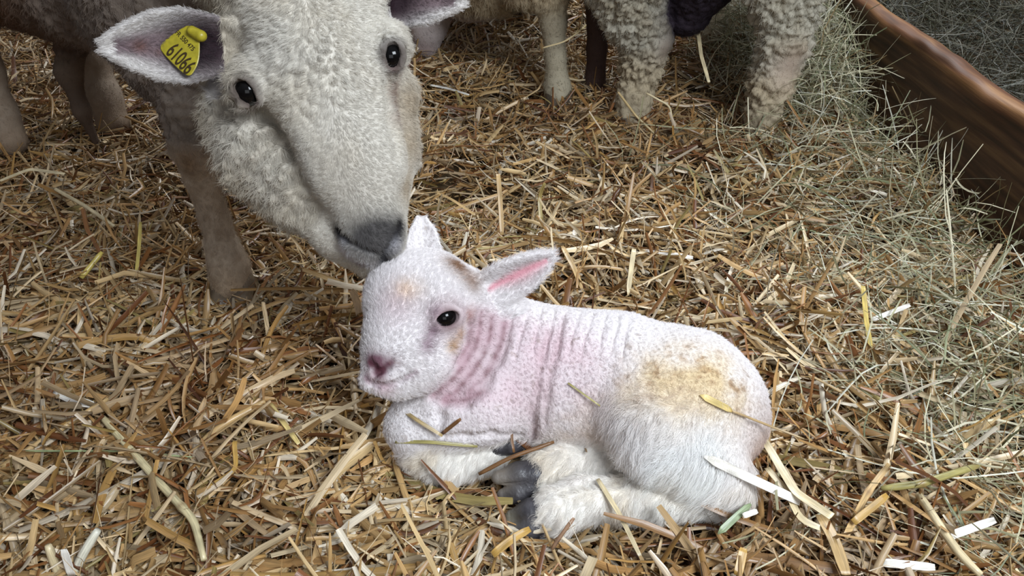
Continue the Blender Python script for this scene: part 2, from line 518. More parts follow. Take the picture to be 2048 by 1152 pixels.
        col = paint(col, np.clip(ws * (n2 - .12) * 2.4, 0, 1) * .8, lin(168, 134, 92))
        col = paint(col, blob(P, Hc[1350, 830], .016) * np.clip(n1 + .5, 0, 1) * .6, lin(204, 172, 116))
        col = paint(col, blob(P, W(1180, 880, .93), .05) * (.5 + .6 * n1), lin(196, 166, 130))
        col = paint(col, blob(P, W(1490, 890, .94), .045) * .9, lin(168, 134, 112))
        # lower legs: cream with brown wet tips underneath
        thw = np.clip(blob(P, W(1385, 925, .885), .048) * 1.5 + blob(P, W(1300, 880, .89), .04), 0, 1)
        col = paint(col, thw * .9, lin(244, 242, 240))
        col = paint(col, leg * .8, lin(242, 238, 230))
        col = paint(col, leg * np.clip(.5 + n1 * 1.6, 0, 1) * np.clip((.028 - P[:, 2]) / .02, 0, 1), lin(180, 140, 84))
        col = paint(col, leg * np.clip(n1 * 2 + .1, 0, 1) * .4, lin(214, 194, 156))
        # head
        col = paint(col, head * .7, lin(226, 221, 221))
        col = paint(col, blob(P, Hc[812, 580], .014) * (.25 + n1), lin(224, 200, 172))
        col = paint(col, blob(P, Hc[790, 610], .022) * .35, pink)
        col = paint(col, blob(P, Hc[912, 532], .015) * (1.0 + n1) , lin(134, 100, 74))
        col = paint(col, blob(P, Hc[940, 562], .013) * .8, lin(140, 108, 86))
        col = paint(col, blob(P, Hc[905, 692], .008) * .9 + blob(P, Hc[922, 668], .008) * .8 + blob(P, Hc[936, 632], .007) * .8, lin(168, 128, 78))
        de = np.linalg.norm(P - eyeC, axis=1)
        col = paint(col, np.exp(-(de / .019) ** 2) * .75, lin(176, 142, 148))
        col = paint(col, np.exp(-(de / .0145) ** 4) * .85, lin(92, 66, 66))
        col = paint(col, blob(P, Hc[862, 662], .009) * .9 + blob(P, Hc[850, 690], .009) * .8 + blob(P, Hc[868, 625], .008) * .6, lin(150, 122, 134))
        # nose and lips
        col = paint(col, np.exp(-(np.minimum(seg_dist(P, W(744, 722, .866), W(782, 722, .868)), seg_dist(P, W(760, 722, .866), W(760, 744, .866))) / .0095) ** 2) * 1.3, lin(112, 80, 90))
        col = paint(col, np.exp(-(seg_dist(P, W(738, 724, .868), W(760, 744, .865)) / .004) ** 2) + np.exp(-(seg_dist(P, W(760, 744, .865), W(786, 722, .870)) / .004) ** 2), lin(74, 36, 46))
        col = paint(col, blob(P, Hc[770, 774], .010) * .6 + blob(P, Hc[738, 755], .007) * .6, lin(190, 156, 164))
        # ears: bare pink groove inside
        b, l, w, n, L = B.frame1
        q = P - b; t = (q @ l) / L; ww = q @ w
        inn = (t > .2) & (t < .93)
        if N is not None:
            inn = inn & ((N @ n) > .1)
        col = paint(col, inn * ear1 * np.exp(-((ww + .002) / (.0085 * np.sin(np.clip(t - .15, 0, 1) * 3.6).clip(.3, 1))) ** 2) * .9, lin(198, 132, 144))
        for H, s_ in folds:
            vd = nrm(H.mean(0) - CAM) if hasattr(H, 'mean') else nrm(np.mean(H, 0) - CAM)
            al = (P - np.mean(H, 0)) @ vd
            Pf = P - al[:, None] * vd
            Hf = [h - ((h - np.mean(H, 0)) @ vd) * vd for h in H]
            d = np.minimum.reduce([seg_dist(Pf, p, q) for p, q in zip(Hf[:-1], Hf[1:])]) + 9 * (np.abs(al) > .045)
            d = d + .0012 * n1
            col = paint(col, np.exp(-(d / .0075) ** 2) * (.55 + .4 * n1) * s_, lin(176, 138, 148))
            col = paint(col, np.exp(-(d / .0030) ** 2) * np.clip(.55 + .8 * n2, .1, .85) * s_, lin(126, 92, 96))  # crease shade painted over the mauve skin of each fold
        dm = np.minimum.reduce([seg_dist(P, p, q) for p, q in zip(mouth[:-1], mouth[1:])])
        col = paint(col, np.exp(-(dm / .0042) ** 4) * .7, lin(120, 86, 98))
        # specks of dirt
        col = paint(col, (n2 > .52) * .35 * (1 - head), lin(120, 90, 62))
        return np.clip(col, 0, 1)
    root = empty('lamb', (float(W(1150, 800, .98)[0]), float(W(1150, 800, .98)[1]), 0), 'newborn white lamb with pink neck folds lying curled on the straw', 'lamb')
    N = vnormals(V, F)
    raw_mesh('body', V, F, M_SKIN, root, col=colour(V, N))
    o = sphere_obj('eye', e - en * .0095, .0125, M_EYE, root)
    # coat
    hoofp = [G(1060, 1045, .015), G(1030, 965, .022), G(1025, 895, .022)]
    neckd = lambda P: np.clip(blob(P, W(950, 720, .91), .042) * 1.3, 0, .8)
    def dens(P, N):
        head, leg, ear1 = zones(P)
        d = (.5 + .5 * head) * (1 - .8 * leg)
        for H, s_ in folds[:5]:
            d = d * (1 - .85 * np.exp(-(np.minimum.reduce([seg_dist(P, p, q) for p, q in zip(H[:-1], H[1:])]) / .010) ** 2))
        d = d * (1 - neckd(P)) * (1 + ear1 * .6)
        for hp in hoofp: d = d * (1 - np.exp(-(((P - hp) ** 2).sum(1) / .020 ** 2) ** 2) * .9)
        de = np.linalg.norm(P - eyeC, axis=1)
        d *= np.where(de < .0155, 0, 1)
        d *= 1 - np.clip(blob(P, W(760, 730, .862), .016) * 1.6, 0, 1)
        b, l, w, n, L = B.frame1
        q = P - b; t = (q @ l) / L
        d *= np.where((t > .2) & (t < .92) & (ear1 > 0) & ((N @ n) > .1) & (np.abs(q @ w + .002) < .006), .05, 1)
        return d
    def length(P):
        head, leg, ear1 = zones(P)
        return .0045 + .0035 * head * (1 - leg) + .0035 * ear1 + .010 * blob(P, W(1270, 860, .9), .035) + .008 * blob(P, W(1350, 900, .88), .035)
    nosep = W(765, 735, .87)
    def comb(P, N):
        head, leg, ear1 = zones(P)
        v = np.tile(np.array([.8, .0, -.75]), (len(P), 1))
        hv = nrm(P - nosep)
        v = v * (1 - head[:, None]) + hv * head[:, None]
        lv = np.tile(np.array([-.85, -.2, -.75]), (len(P), 1))
        v = v * (1 - leg[:, None]) + lv * leg[:, None]
        b, l, w, n, L = B.frame1
        v = v * (1 - ear1[:, None]) + l * ear1[:, None]
        return nrm(v + .35 * np.stack([vnoise(P, 60, 31), vnoise(P, 60, 32), vnoise(P, 60, 33)], 1))
    fcol = lambda P, N: np.clip(colour(P, N) * 1.02 + .03, 0, .92)
    fur('coat', V, F, 150000, M_FUR, root, length, comb, dens, stiff=.32, jitter=.35, rad=.00013, colf=fcol, clump=(190, .72), curl=.0008, curlf=1.0)
    def ldens(P, N):
        head, leg, ear1 = zones(P)
        leg = leg * (1 - .6 * np.exp(-(seg_dist(P, G(1330, 962, .04), G(1120, 985, .03)) / .008) ** 2))
        d = leg + np.clip(blob(P, W(1350, 900, .87), .045) * 1.3 + blob(P, W(1268, 862, .89), .030), 0, 1)
        for hp in hoofp: d = d * (1 - np.exp(-(((P - hp) ** 2).sum(1) / .022 ** 2) ** 2) * .95)
        return np.clip(d, 0, 1) * (1 - head) * (P[:, 2] > .004)
    def lcomb(P, N):
        v = np.tile(np.array([-.75, -.35, -.65]), (len(P), 1))
        return nrm(v + .75 * np.stack([vnoise(P, 38, 41), vnoise(P, 38, 42), vnoise(P, 38, 43)], 1))
    fur('leg_fur', V, F, 60000, M_FUR, root, lambda P: .012 + .003 * vnoise(P, 60, 4) + .010 * np.clip(blob(P, W(1400, 930, .89), .05) + blob(P, W(1290, 880, .89), .03), 0, 1), lcomb, ldens, stiff=.20, jitter=.18, rad=.00014,
        colf=lambda P, N: np.clip(colour(P, N) * 1.06 + .03, 0, .95), clump=(105, .72), curl=.0016, curlf=.9, npts=6, gravity=.15)
    # hooves
    def hoof(name, pts, slit, tipcol=None):
        Hb = Body(); Hb.k = .004
        for ch in pts: Hb.chain(ch)
        if slit is not None: Hb.chain(slit, k=.0015, carve=True)
        v, f = Hb.mesh(.0009)
        n_ = fbm(v, 120, 3)
        c = paint(np.tile(lin(58, 56, 60), (len(v), 1)), np.clip(n_ + .3, 0, 1) * .5, lin(98, 96, 100))
        c = paint(c, blob(v, tipcol[0], tipcol[1]), lin(*tipcol[2]))
        raw_mesh(name, v, f, M_HOOF, root, col=c)
    hoof('hoof', [[(G(1094, 1026, .026), .0155), (G(1062, 1026, .024), .0150), (G(1026, 1034, .016), .0085)],
                  [(G(1088, 1050, .018), .0135), (G(1058, 1058, .014), .0125), (G(1018, 1060, .010), .008)]],
         [(G(1075, 1046, .036), .0012), (G(1020, 1044, .024), .0012)], (G(1022, 1046, .008), .016, (168, 162, 140)))
    hoof('hoof', [[(G(1068, 948, .034), .0165), (G(1036, 950, .034), .0140), (G(996, 955, .034), .0075)],
                  [(G(1056, 975, .022), .015), (G(1035, 985, .018), .0135), (G(1008, 992, .014), .0085)]],
         [(G(1050, 966, .040), .0012), (G(1000, 968, .030), .0012)], (G(1002, 953, .028), .017, (176, 164, 146)))
    hoof('hoof', [[(G(1000, 890, .042), .0125), (G(1022, 887, .044), .0120), (G(1044, 892, .038), .007)],
                  [(G(1006, 903, .018), .010), (G(1024, 902, .014), .009)]],
         [(G(1005, 899, .036), .001), (G(1045, 896, .026), .001)], (G(1040, 885, .03), .008, (80, 84, 98)))
    return B
LAMB = build_lamb()
# ------------------------------------------------------------------ the ewe
def build_ewe():
    B = Body(); B.k = .03
    X1, Y1 = -.437, 1.10                               # standing near fore leg
    # trunk and neck (mostly above the frame)
    B.chain([((-.33, 1.22, .50), .15), ((-.52, 1.42, .52), .185), ((-.78, 1.62, .52), .20), ((-.93, 1.76, .50), .17)], k=.06)
    B.cone((-.45, 1.19, .44), (-.42, 1.16, .365), .125, .088, k=.05)
    B.cone((-.50, 1.23, .40), (-.47, 1.19, .345), .10, .075, k=.05)
    B.cone((-.62, 1.42, .42), (-.50, 1.26, .40), .12, .10, k=.05)
    B.cone((-.92, 1.60, .39), (-.68, 1.42, .39), .11, .10, k=.05)
    # dark matted lock hanging under the belly
    B.chain([((-.76, 1.50, .30), .030), ((-.795, 1.50, .22), .020), ((-.785, 1.49, .15), .012), ((-.775, 1.49, .09), .006)], k=.02)
    B.chain([((-.33, 1.18, .55), .14), ((-.27, 1.04, .545), .105), (W(600, 20, .97), .085)], k=.05)
    # fore leg
    B.chain([((X1 + .02, Y1 + .05, .35), .066), ((X1 + .002, Y1 + .012, .30), .042), ((X1, Y1, .25), .0335), ((X1 + .001, Y1, .20), .0235),
             ((X1 + .006, Y1, .13), .0195), ((X1 + .012, Y1 - .005, .085), .0225), ((X1 + .017, Y1 - .012, .058), .028), ((X1 + .020, Y1 - .022, .03), .029)], k=.012)
    B.ell((X1 + .006, Y1 - .026, .240), (.022, .014, .030), k=.010)
    # the other fore leg, behind the head
    B.chain([((-.26, 1.24, .42), .09), ((-.235, 1.21, .30), .05), ((-.23, 1.20, .245), .036), ((-.225, 1.20, .14), .025), ((-.22, 1.19, .06), .031), ((-.215, 1.175, .03), .03)], k=.03)
    # hind legs
    for hx, hy in ((-.875, 1.74), (-1.045, 1.64)):
        B.chain([((hx + .02, hy - .02, .42), .10), ((hx + .01, hy + .02, .30), .055), ((hx - .02, hy + .05, .235), .036), ((hx, hy + .02, .17), .03),
                 ((hx + .015, hy, .09), .028), ((hx + .025, hy - .015, .04), .034)], k=.03)
    # skull: broad woolly forehead narrowing to the muzzle
    B.ell(W(632, 20, .935), (.080, .075, .085), k=.03)
    B.cone(W(628, 30, .925), W(650, 140, .905), .076, .066, k=.03)
    B.cone(W(650, 140, .903), W(705, 310, .905), .062, .047, k=.025)
    B.cone(W(705, 310, .905), W(742, 445, .915), .047, .0355, k=.025)
    B.ell(W(746, 478, .918), (.0345, .034, .027), k=.012)
    B.cone(W(705, 485, .935), W(752, 505, .930), .020, .020, k=.014)
    B.cone(W(690, 475, .95), W(742, 525, .945), .028, .018, k=.015)          # chin
    # orbits
    B.ell(W(508, 160, .886), (.027, .036, .024), k=.02)
    B.ell(W(783, 95, .895), (.019, .034, .024), k=.02)
    # cheeks and jaws
    B.chain([(W(508, 235, .955), .050), (W(545, 300, .955), .054), (W(600, 365, .955), .046), (W(665, 440, .945), .031)], k=.025)
    B.chain([(W(770, 190, .945), .036), (W(762, 300, .95), .038), (W(762, 400, .94), .029)], k=.02)
    B.cone(W(465, 150, .97), W(480, 230, .965), .030, .04, k=.02)
    # the two ears
    nl = -FWD * 1.0 - UPV * .25
    B.ear(W(478, 92, .900), W(206, 92, .865), nl, [(0, .020), (.2, .0275), (.42, .0335), (.62, .030), (.82, .019), (.94, .010), (1, .004)], .0045, .42, k=.014)
    B.e1 = B.earframe
    B.ear(W(738, -5, .925), W(926, 0, .930), -FWD - UPV * .55, [(0, .018), (.3, .026), (.6, .022), (.85, .012), (1, .004)], .0045, .40, k=.012)
    B.e2 = B.earframe
    B.ell(W(500, 148, .878), (.020, .010, .010), (nrm(RGT * .8 + UPV * .5), nrm(UPV * .8 - RGT * .5), -FWD), k=.010)
    # bony ridges over the bridge of the nose
    B.chain([(W(590, 190, .875), .018), (W(668, 360, .890), .014)], k=.02)
    B.chain([(W(752, 160, .882), .014), (W(782, 330, .895), .012)], k=.02)
    eyes = []
    for (px, py, ang, a, b) in ((490, 183, 58, .0130, .0084), (786, 110, 88, .0116, .0070)):
        e = B.hit(px, py)
        en = nrm(B.normal(e) * .55 - FWD * .6)
        ax = RGT * math.cos(math.radians(ang)) - UPV * math.sin(math.radians(ang)); ex = nrm(ax - en * (ax @ en)); ey = np.cross(en, ex)
        B.ell(e - en * .002, (a + .008, b + .007, .009), (ex, ey, en), k=.006)
        B.ell(e + en * .004, (a, b, .015), (ex, ey, en), k=.003, carve=True)
        eyes.append((e, en, ex, a))
    B.groove([(505, 208), (525, 232), (552, 262), (585, 305)], .006, .010)
    B.groove([(786, 140), (786, 180), (790, 240), (798, 310)], .007, .012)
    # nostrils, cleft and mouth
    B.groove([(676, 462), (690, 478), (716, 492)], .0042, .004, sink=.001)
    B.groove([(798, 448), (795, 470), (781, 488)], .0042, .004, sink=.001)
    B.groove([(716, 492), (742, 506), (763, 510)], .0026, .004)
    B.groove([(781, 488), (772, 503), (765, 511)], .0026, .004)
    B.groove([(765, 508), (767, 522), (768, 530)], .0026, .003)
    B.groove([(700, 522), (730, 530), (768, 524), (800, 512)], .0028, .003)
    split = .92
    lo = np.array([-.50, .66, .14]); hi = np.array([.03, 1.02, .66])
    V1, F1 = B.mesh(.0021, lo, hi)
    V2, F2 = B.mesh(.0042)
    # cut the coarse mesh where the fine one stands
    c = V2[F2].mean(1)
    ins = ((c > lo + .004) & (c < hi - .004)).all(1)
    c1 = V1[F1].mean(1)
    keep1 = ((c1 > lo + .003) & (c1 < hi - .003)).all(1)
    F1 = F1[keep1]; F2 = F2[~ins]
    V = np.concatenate([V1, V2]); F = np.concatenate([F1, F2 + len(V1)])
    used = np.unique(F.ravel()); mp = np.full(len(V), -1); mp[used] = np.arange(len(used)); V = V[used]; F = mp[F]
    N = vnormals(V, F)
    nose = W(748, 480, .90); crown = W(640, 40, .87)
    def zones(P):
        # short-haired face mask, short-haired lower leg mask, ear masks
        ax = crown - nose; t = ((P - nose) @ ax) / (ax @ ax)
        fr = np.abs((P - nose - t[:, None] * ax) @ nrm(np.cross(ax, FWD)))
        head = np.clip(1.2 - np.maximum(seg_dist(P, nose, crown) - .06, 0) / .05, 0, 1)
        woolcheek = np.clip(np.maximum.reduce([blob(P, W(500, 270, .92), .052), blob(P, W(560, 340, .92), .045), blob(P, W(455, 190, .93), .035), blob(P, W(620, 400, .93), .03)]) * 1.8 - .35, 0, 1)
        face = head * (1 - woolcheek)
        leg = np.clip((.265 - P[:, 2]) / .03, 0, 1) * (P[:, 1] > 1.0)
        b, l, w, n, L = B.e1; q = P - b; t1 = (q @ l) / L
        ear = ((t1 > .12) & (np.linalg.norm(q - l * (t1[:, None] * L), axis=1) < .055)).astype(float)
        b, l, w, n, L = B.e2; q = P - b; t2 = (q @ l) / L
        ear2 = ((t2 > .2) & (np.linalg.norm(q - l * (t2[:, None] * L), axis=1) < .045)).astype(float)
        return face, leg, np.maximum(ear, ear2), woolcheek
    face, leg, ear, wc = zones(V)
    wool = np.clip(1 - np.maximum.reduce([face, leg, ear]), 0, 1)
    w1, w2, _ = worley(V + .004 * np.stack([vnoise(V, 70, 1), vnoise(V, 70, 2), vnoise(V, 70, 3)], 1), 85, 3)
    V = V + N * (wool * ((.5 - w1) * (.012 + .006 * wc) + fbm(V, 25, 9) * .006))[:, None]
    fh = face * np.clip(blob(V, W(640, 60, .86), .075) * 1.5, 0, 1)
    w1b, _, _ = worley(V, 130, 4)
    V = V + N * (fh * (.5 - w1b) * .0060)[:, None]
    V = V + N * (face * fbm(V, 90, 12) * .0012)[:, None]
    e1b, e1l, e1w, e1n, e1L = B.e1
    e2b, e2l, e2w, e2n, e2L = B.e2
    def colour(P, N=None):
        face, leg, ear, wc = zones(P)
        n1 = fbm(P, 22, 41); n2 = fbm(P, 90, 42); n3 = fbm(P, 7, 43)
        body = lin(130, 117, 106)
        col = np.tile(body, (len(P), 1))
        col = paint(col, np.clip(n1 * 1.4 + .3, 0, 1) * .6, lin(90, 79, 71))
        # dirty brown belly towards the back
        bb = np.clip((P[:, 1] - 1.25) / .15, 0, 1) * np.clip((.47 - P[:, 2]) / .05, 0, 1)
        col = paint(col, bb * (.6 + .5 * n1), lin(92, 62, 38))
        col = paint(col, face, lin(207, 202, 192))
        col = paint(col, face * np.clip(n1 + .25, 0, 1) * .45, lin(198, 186, 164))
        col = paint(col, wc, lin(190, 184, 172))
        col = paint(col, wc * np.clip(n1 * 1.2 + .2, 0, 1) * .5, lin(156, 144, 128))
        neck = (1 - np.maximum.reduce([face, leg, ear, wc])) * np.clip((1.08 - P[:, 1]) / .08, 0, 1)
        col = paint(col, neck * .8, lin(196, 186, 166))
        col = paint(col, leg, lin(190, 173, 152))
        col = paint(col, leg * np.clip(n2 + .3, 0, 1) * .55, lin(140, 116, 90))
        col = paint(col, blob(P, (X1, Y1 - .045, .235), .022) * .75, lin(120, 88, 52))
        col = paint(col, leg * np.clip((.09 - P[:, 2]) / .05, 0, 1) * .5, lin(150, 122, 90))
        col = paint(col, np.exp(-(np.minimum(seg_dist(P, (-.76, 1.50, .27), (-.795, 1.50, .22)), seg_dist(P, (-.795, 1.50, .22), (-.775, 1.49, .09))) / .032) ** 4) * .95, lin(50, 34, 26))
        col = paint(col, leg * (P[:, 1] > 1.4) * .5, lin(104, 86, 72))
        # greyer bridge, dark muzzle
        col = paint(col, (np.exp(-(seg_dist(P, W(690, 300, .865), nose) / .036) ** 2)) * .45, lin(168, 160, 148))
        col = paint(col, blob(P, W(730, 476, .888), .026) * 1.0 + blob(P, W(772, 468, .892), .022) * .9, lin(74, 71, 70))
        col = paint(col, np.exp(-(np.minimum.reduce([seg_dist(P, W(676, 462, .90), W(716, 492, .90)), seg_dist(P, W(716, 492, .90), W(763, 512, .90)),
                    seg_dist(P, W(798, 448, .90), W(781, 488, .90)), seg_dist(P, W(781, 488, .90), W(765, 512, .90)), seg_dist(P, W(765, 510, .90), W(768, 530, .905))]) / .0078) ** 2) * 1.4, lin(22, 20, 22))
        col = paint(col, np.exp(-(seg_dist(P, W(688, 500, .905), W(738, 524, .905)) / .010) ** 2) * .9 + blob(P, W(795, 495, .90), .010) * .4, lin(206, 203, 208))
        col = paint(col, np.exp(-(seg_dist(P, W(705, 527, .91), W(800, 516, .92)) / .004) ** 2) * .8, lin(96, 70, 76))
        for (e, en, ex, a) in eyes:
            d = np.linalg.norm(P - e, axis=1)
            col = paint(col, np.exp(-(d / .0180) ** 6) * .9, lin(52, 38, 36))
            col = paint(col, blob(P, e + ex * (a + .006), .009) * .9, lin(84, 62, 60))
        col = paint(col, np.exp(-(seg_dist(P, W(512, 215, .88), W(560, 270, .885)) / .006) ** 2) * .8, lin(110, 92, 88))
        col = paint(col, np.exp(-(seg_dist(P, W(785, 135, .895), W(788, 240, .90)) / .010) ** 2) * .85, lin(112, 84, 74))
        col = paint(col, (blob(P, W(822, 200, .92), .025) + blob(P, W(825, 290, .92), .028) + blob(P, W(815, 380, .92), .02)) * .75, lin(160, 142, 116))
        # ears: pale rim, purplish inside
        col = paint(col, ear, lin(205, 200, 196))
        for (b, l, w, n, L, core) in ((e1b, e1l, e1w, e1n, e1L, .020), (e2b, e2l, e2w, e2n, e2L, .015)):
            q = P - b; t = (q @ l) / L; ww = q @ w
            inn = ear * (t > .05) * (t < .9) * (np.abs(q @ n - .004) < .05)
            if N is not None: inn = inn * ((N @ n) > .15)
            tt = np.clip((t - .08) / .8, 0, 1)
            hwc = core * 1.7 * np.clip(1.25 - tt, .3, 1)
            col = paint(col, inn * np.exp(-(ww / hwc) ** 4) * .9, lin(104, 82, 88))
            col = paint(col, inn * blob(P, b + l * L * .26, .034) * 1.2, lin(34, 20, 26))
        b, l, w, n, L = B.e1
        col = paint(col, ear * (blob(P, b + l * L * .73 + w * .0, .008) * 1.0 + blob(P, b + l * L * .60 + w * .008, .005)) * .9, lin(88, 56, 46))
        return np.clip(col, 0, 1)
    root = empty('ewe', (-.45, 1.25, 0), 'large pale ewe lowering its head to nuzzle the lamb, yellow ear tag', 'sheep')
    N = vnormals(V, F)
    raw_mesh('body', V, F, M_SKIN, root, col=colour(V, N))
    for (e, en, ex, a) in eyes:
        sphere_obj('eye', e - en * .0115, .0148, M_EYE, root)
    def dens(P, N):
        face, leg, ear, wc = zones(P)
        vis = (P[:, 2] < .70) & (P[:, 1] < 2.0)
        near = np.where(P[:, 1] < 1.03, 4.2, 1.0) + 3.0 * leg * (P[:, 1] < 1.3)
        d = near * vis
        for (e, en, ex, a) in eyes:
            d = d * np.where(np.linalg.norm(P - e, axis=1) < .0165, 0, 1)
        d *= 1 - .85 * np.clip(np.exp(-(np.minimum.reduce([seg_dist(P, W(676, 462, .90), W(716, 492, .90)), seg_dist(P, W(716, 492, .90), W(765, 515, .90)), seg_dist(P, W(798, 448, .90), W(770, 505, .90))]) / .005) ** 2), 0, 1)
        for (b, l, w, n, L, core) in ((e1b, e1l, e1w, e1n, e1L, .018), (e2b, e2l, e2w, e2n, e2L, .015)):
            q = P - b; t = (q @ l) / L
            d *= np.where((ear > 0) & (t > .1) & (t < .75) & ((N @ n) > .15) & (np.abs(q @ w) < core * .8), .35, 1)
        return d
    def length(P):
        face, leg, ear, wc = zones(P)
        fhd = np.clip(blob(P, W(640, 60, .86), .075) * 1.5, 0, 1)
        return .012 - .0065 * face - .005 * leg - .006 * ear + .002 * wc + .003 * face * fhd
    mid = W(672, 220, .86)
    ax = nrm(nose - W(640, 60, .87))
    def comb(P, N):
        face, leg, ear, wc = zones(P)
        side = (P - mid) - ((P - mid) @ ax)[:, None] * ax
        hv = nrm(side * 14 + ax * .35 + np.array([0, 0, .2]))
        up = np.clip(blob(P, W(640, 60, .86), .08) * 1.4, 0, 1)[:, None]
        v = np.tile(np.array([.0, -.3, -1.0]), (len(P), 1))
        v = v * (1 - face[:, None]) + hv * face[:, None]
        t = ear[:, None]
        el = np.where((P[:, 0] < -.19)[:, None], e1l, e2l)
        v = v * (1 - t) + el * t
        k = .9 - .5 * face[:, None]
        return nrm(v + k * np.stack([vnoise(P, 55, 31), vnoise(P, 55, 32), vnoise(P, 55, 33)], 1))
    fcol = lambda P, N: np.clip(colour(P, N) * 1.04 + .01, 0, .9)
    def shorthair(P): z = zones(P); return np.clip(np.maximum(z[0], z[2]), 0, 1) * (P[:, 1] < 1.1)
    browp = [W(498, 150, .865), W(786, 84, .88)]
    flen = lambda P: length(P) + .006 * np.clip(blob(P, browp[0], .010) + blob(P, browp[1], .010), 0, 1)
    fur('fleece', V, F, 150000, M_FUR, root, length, comb, lambda P, N: dens(P, N) * (1 - .85 * shorthair(P)), stiff=.34, jitter=.4, rad=.00016, colf=fcol, clump=(95, .55), curl=.0011, curlf=1.2)
    fur('face_hair', V, F, 110000, M_FUR, root, flen, comb, lambda P, N: dens(P, N) * shorthair(P), stiff=.24, jitter=.22, rad=.00015, colf=fcol, clump=(200, .6), curl=.0004, curlf=.8)
    # eyelashes of the near eye
    e, en, ex, a = eyes[0]
    # fore hoof: two claws
    for hx, hy in ((X1 + .021, Y1 - .027), (-.215, 1.17)):
        Hb = Body(); Hb.k = .005
        for s in (-1, 1):
            Hb.chain([((hx + s * .013, hy + .01, .035), .019), ((hx + s * .014, hy - .02, .012), .017), ((hx + s * .011, hy - .045, -.004), .010)])
        Hb.cone((hx, hy + .01, .05), (hx, hy - .06, .02), .002, .003, k=.003, carve=True)
        v, f = Hb.mesh(.0018)
        raw_mesh('hoof', v, f, M_HOOF, root, col=paint(np.tile(lin(112, 96, 76), (len(v), 1)), np.clip(fbm(v, 90, 2) + .4, 0, 1) * .6, lin(66, 54, 44)))
    # ---- ear tag
    tz = float((B.hit(362, 110) - CAM) @ FWD) - .010
    outline = [(343, 57), (328, 75), (320, 92), (322, 102), (345, 127), (368, 148), (378, 152), (386, 147), (398, 124), (400, 92), (398, 66), (384, 52), (362, 49)]
    P0 = np.array([W(x, y, tz - .004 * (x - 362) / 40 - .003 * (y - 100) / 50) for x, y in outline])
    cen = P0.mean(0)
    def smooth_loop(P, n=2):
        for _ in range(n):
            Q = np.roll(P, -1, 0)
            P = np.stack([P * .75 + Q * .25, P * .25 + Q * .75], 1).reshape(-1, 3)
        return P
    P1 = smooth_loop(P0, 2); n = len(P1); th = .0011
    nt = nrm(np.cross(P0[8] - P0[0], P0[4] - P0[0])); nt = nt if nt @ FWD < 0 else -nt
    rings = [cen + (P1 - cen) * .0, cen + (P1 - cen) * .96 + nt * th / 2, P1, cen + (P1 - cen) * .96 - nt * th / 2, cen + (P1 - cen) * .0]
    rings[0] = rings[0] + nt * th / 2; rings[4] = rings[4] - nt * th / 2
    Vt = np.concatenate(rings)
    Ft = np.array([[r * n + i, r * n + (i + 1) % n, (r + 1) * n + (i + 1) % n, (r + 1) * n + i] for r in range(4) for i in range(n)])
    tg = raw_mesh('ear_tag', Vt, Ft, M_TAG, root, smooth=False)
    tg['label'] = 'yellow plastic ear tag with handwritten dark digits'
    # locking stud of the tag
    Sb = Body(); Sb.k = .002
    Sb.chain([(W(384, 62, tz - .003), .0052), (W(402, 72, tz - .005), .0060)])
    Sb.cone(W(384, 62, tz + .004), W(384, 62, tz - .004), .004, .004)
    v, f = Sb.mesh(.0006)
    raw_mesh('stud', v, f, M_TAG, tg)
    # writing on the tag
    ud = nrm((W(378, 146, tz) - W(330, 98, tz)))
    ud = nrm(ud - nt * (ud @ nt)); vd = np.cross(nt, ud)
    def write(txt, px, py, size, nm, wide=1.0):
        fc = bpy.data.curves.new(nm, 'FONT'); fc.body = txt; fc.size = size; fc.extrude = .0001; fc.offset = size * .015
        fc.materials.append(M_INK)
        o = bpy.data.objects.new(nm, fc)
        d = ray(px, py); p = CAM + d * (((cen - CAM) @ nt) / (d @ nt)) + nt * (th / 2 + .0002)
        M = Matrix([[*(ud * wide)], [*vd], [*nt]]).transposed().to_4x4(); M.translation = Vector(p - 0)
        sc.collection.objects.link(o)
        me = bpy.data.meshes.new_from_object(o.evaluated_get(bpy.context.evaluated_depsgraph_get()))
        bpy.data.objects.remove(o)
        me.transform(M); me.name = nm
        o = bpy.data.objects.new(nm, me)
        return link(o, tg)
    write('61066', 331, 106, .0230, 'digits', .62)
    write('FR 550 475', 350, 66, .0068, 'small_print', .95)
    return B
EWE = build_ewe()
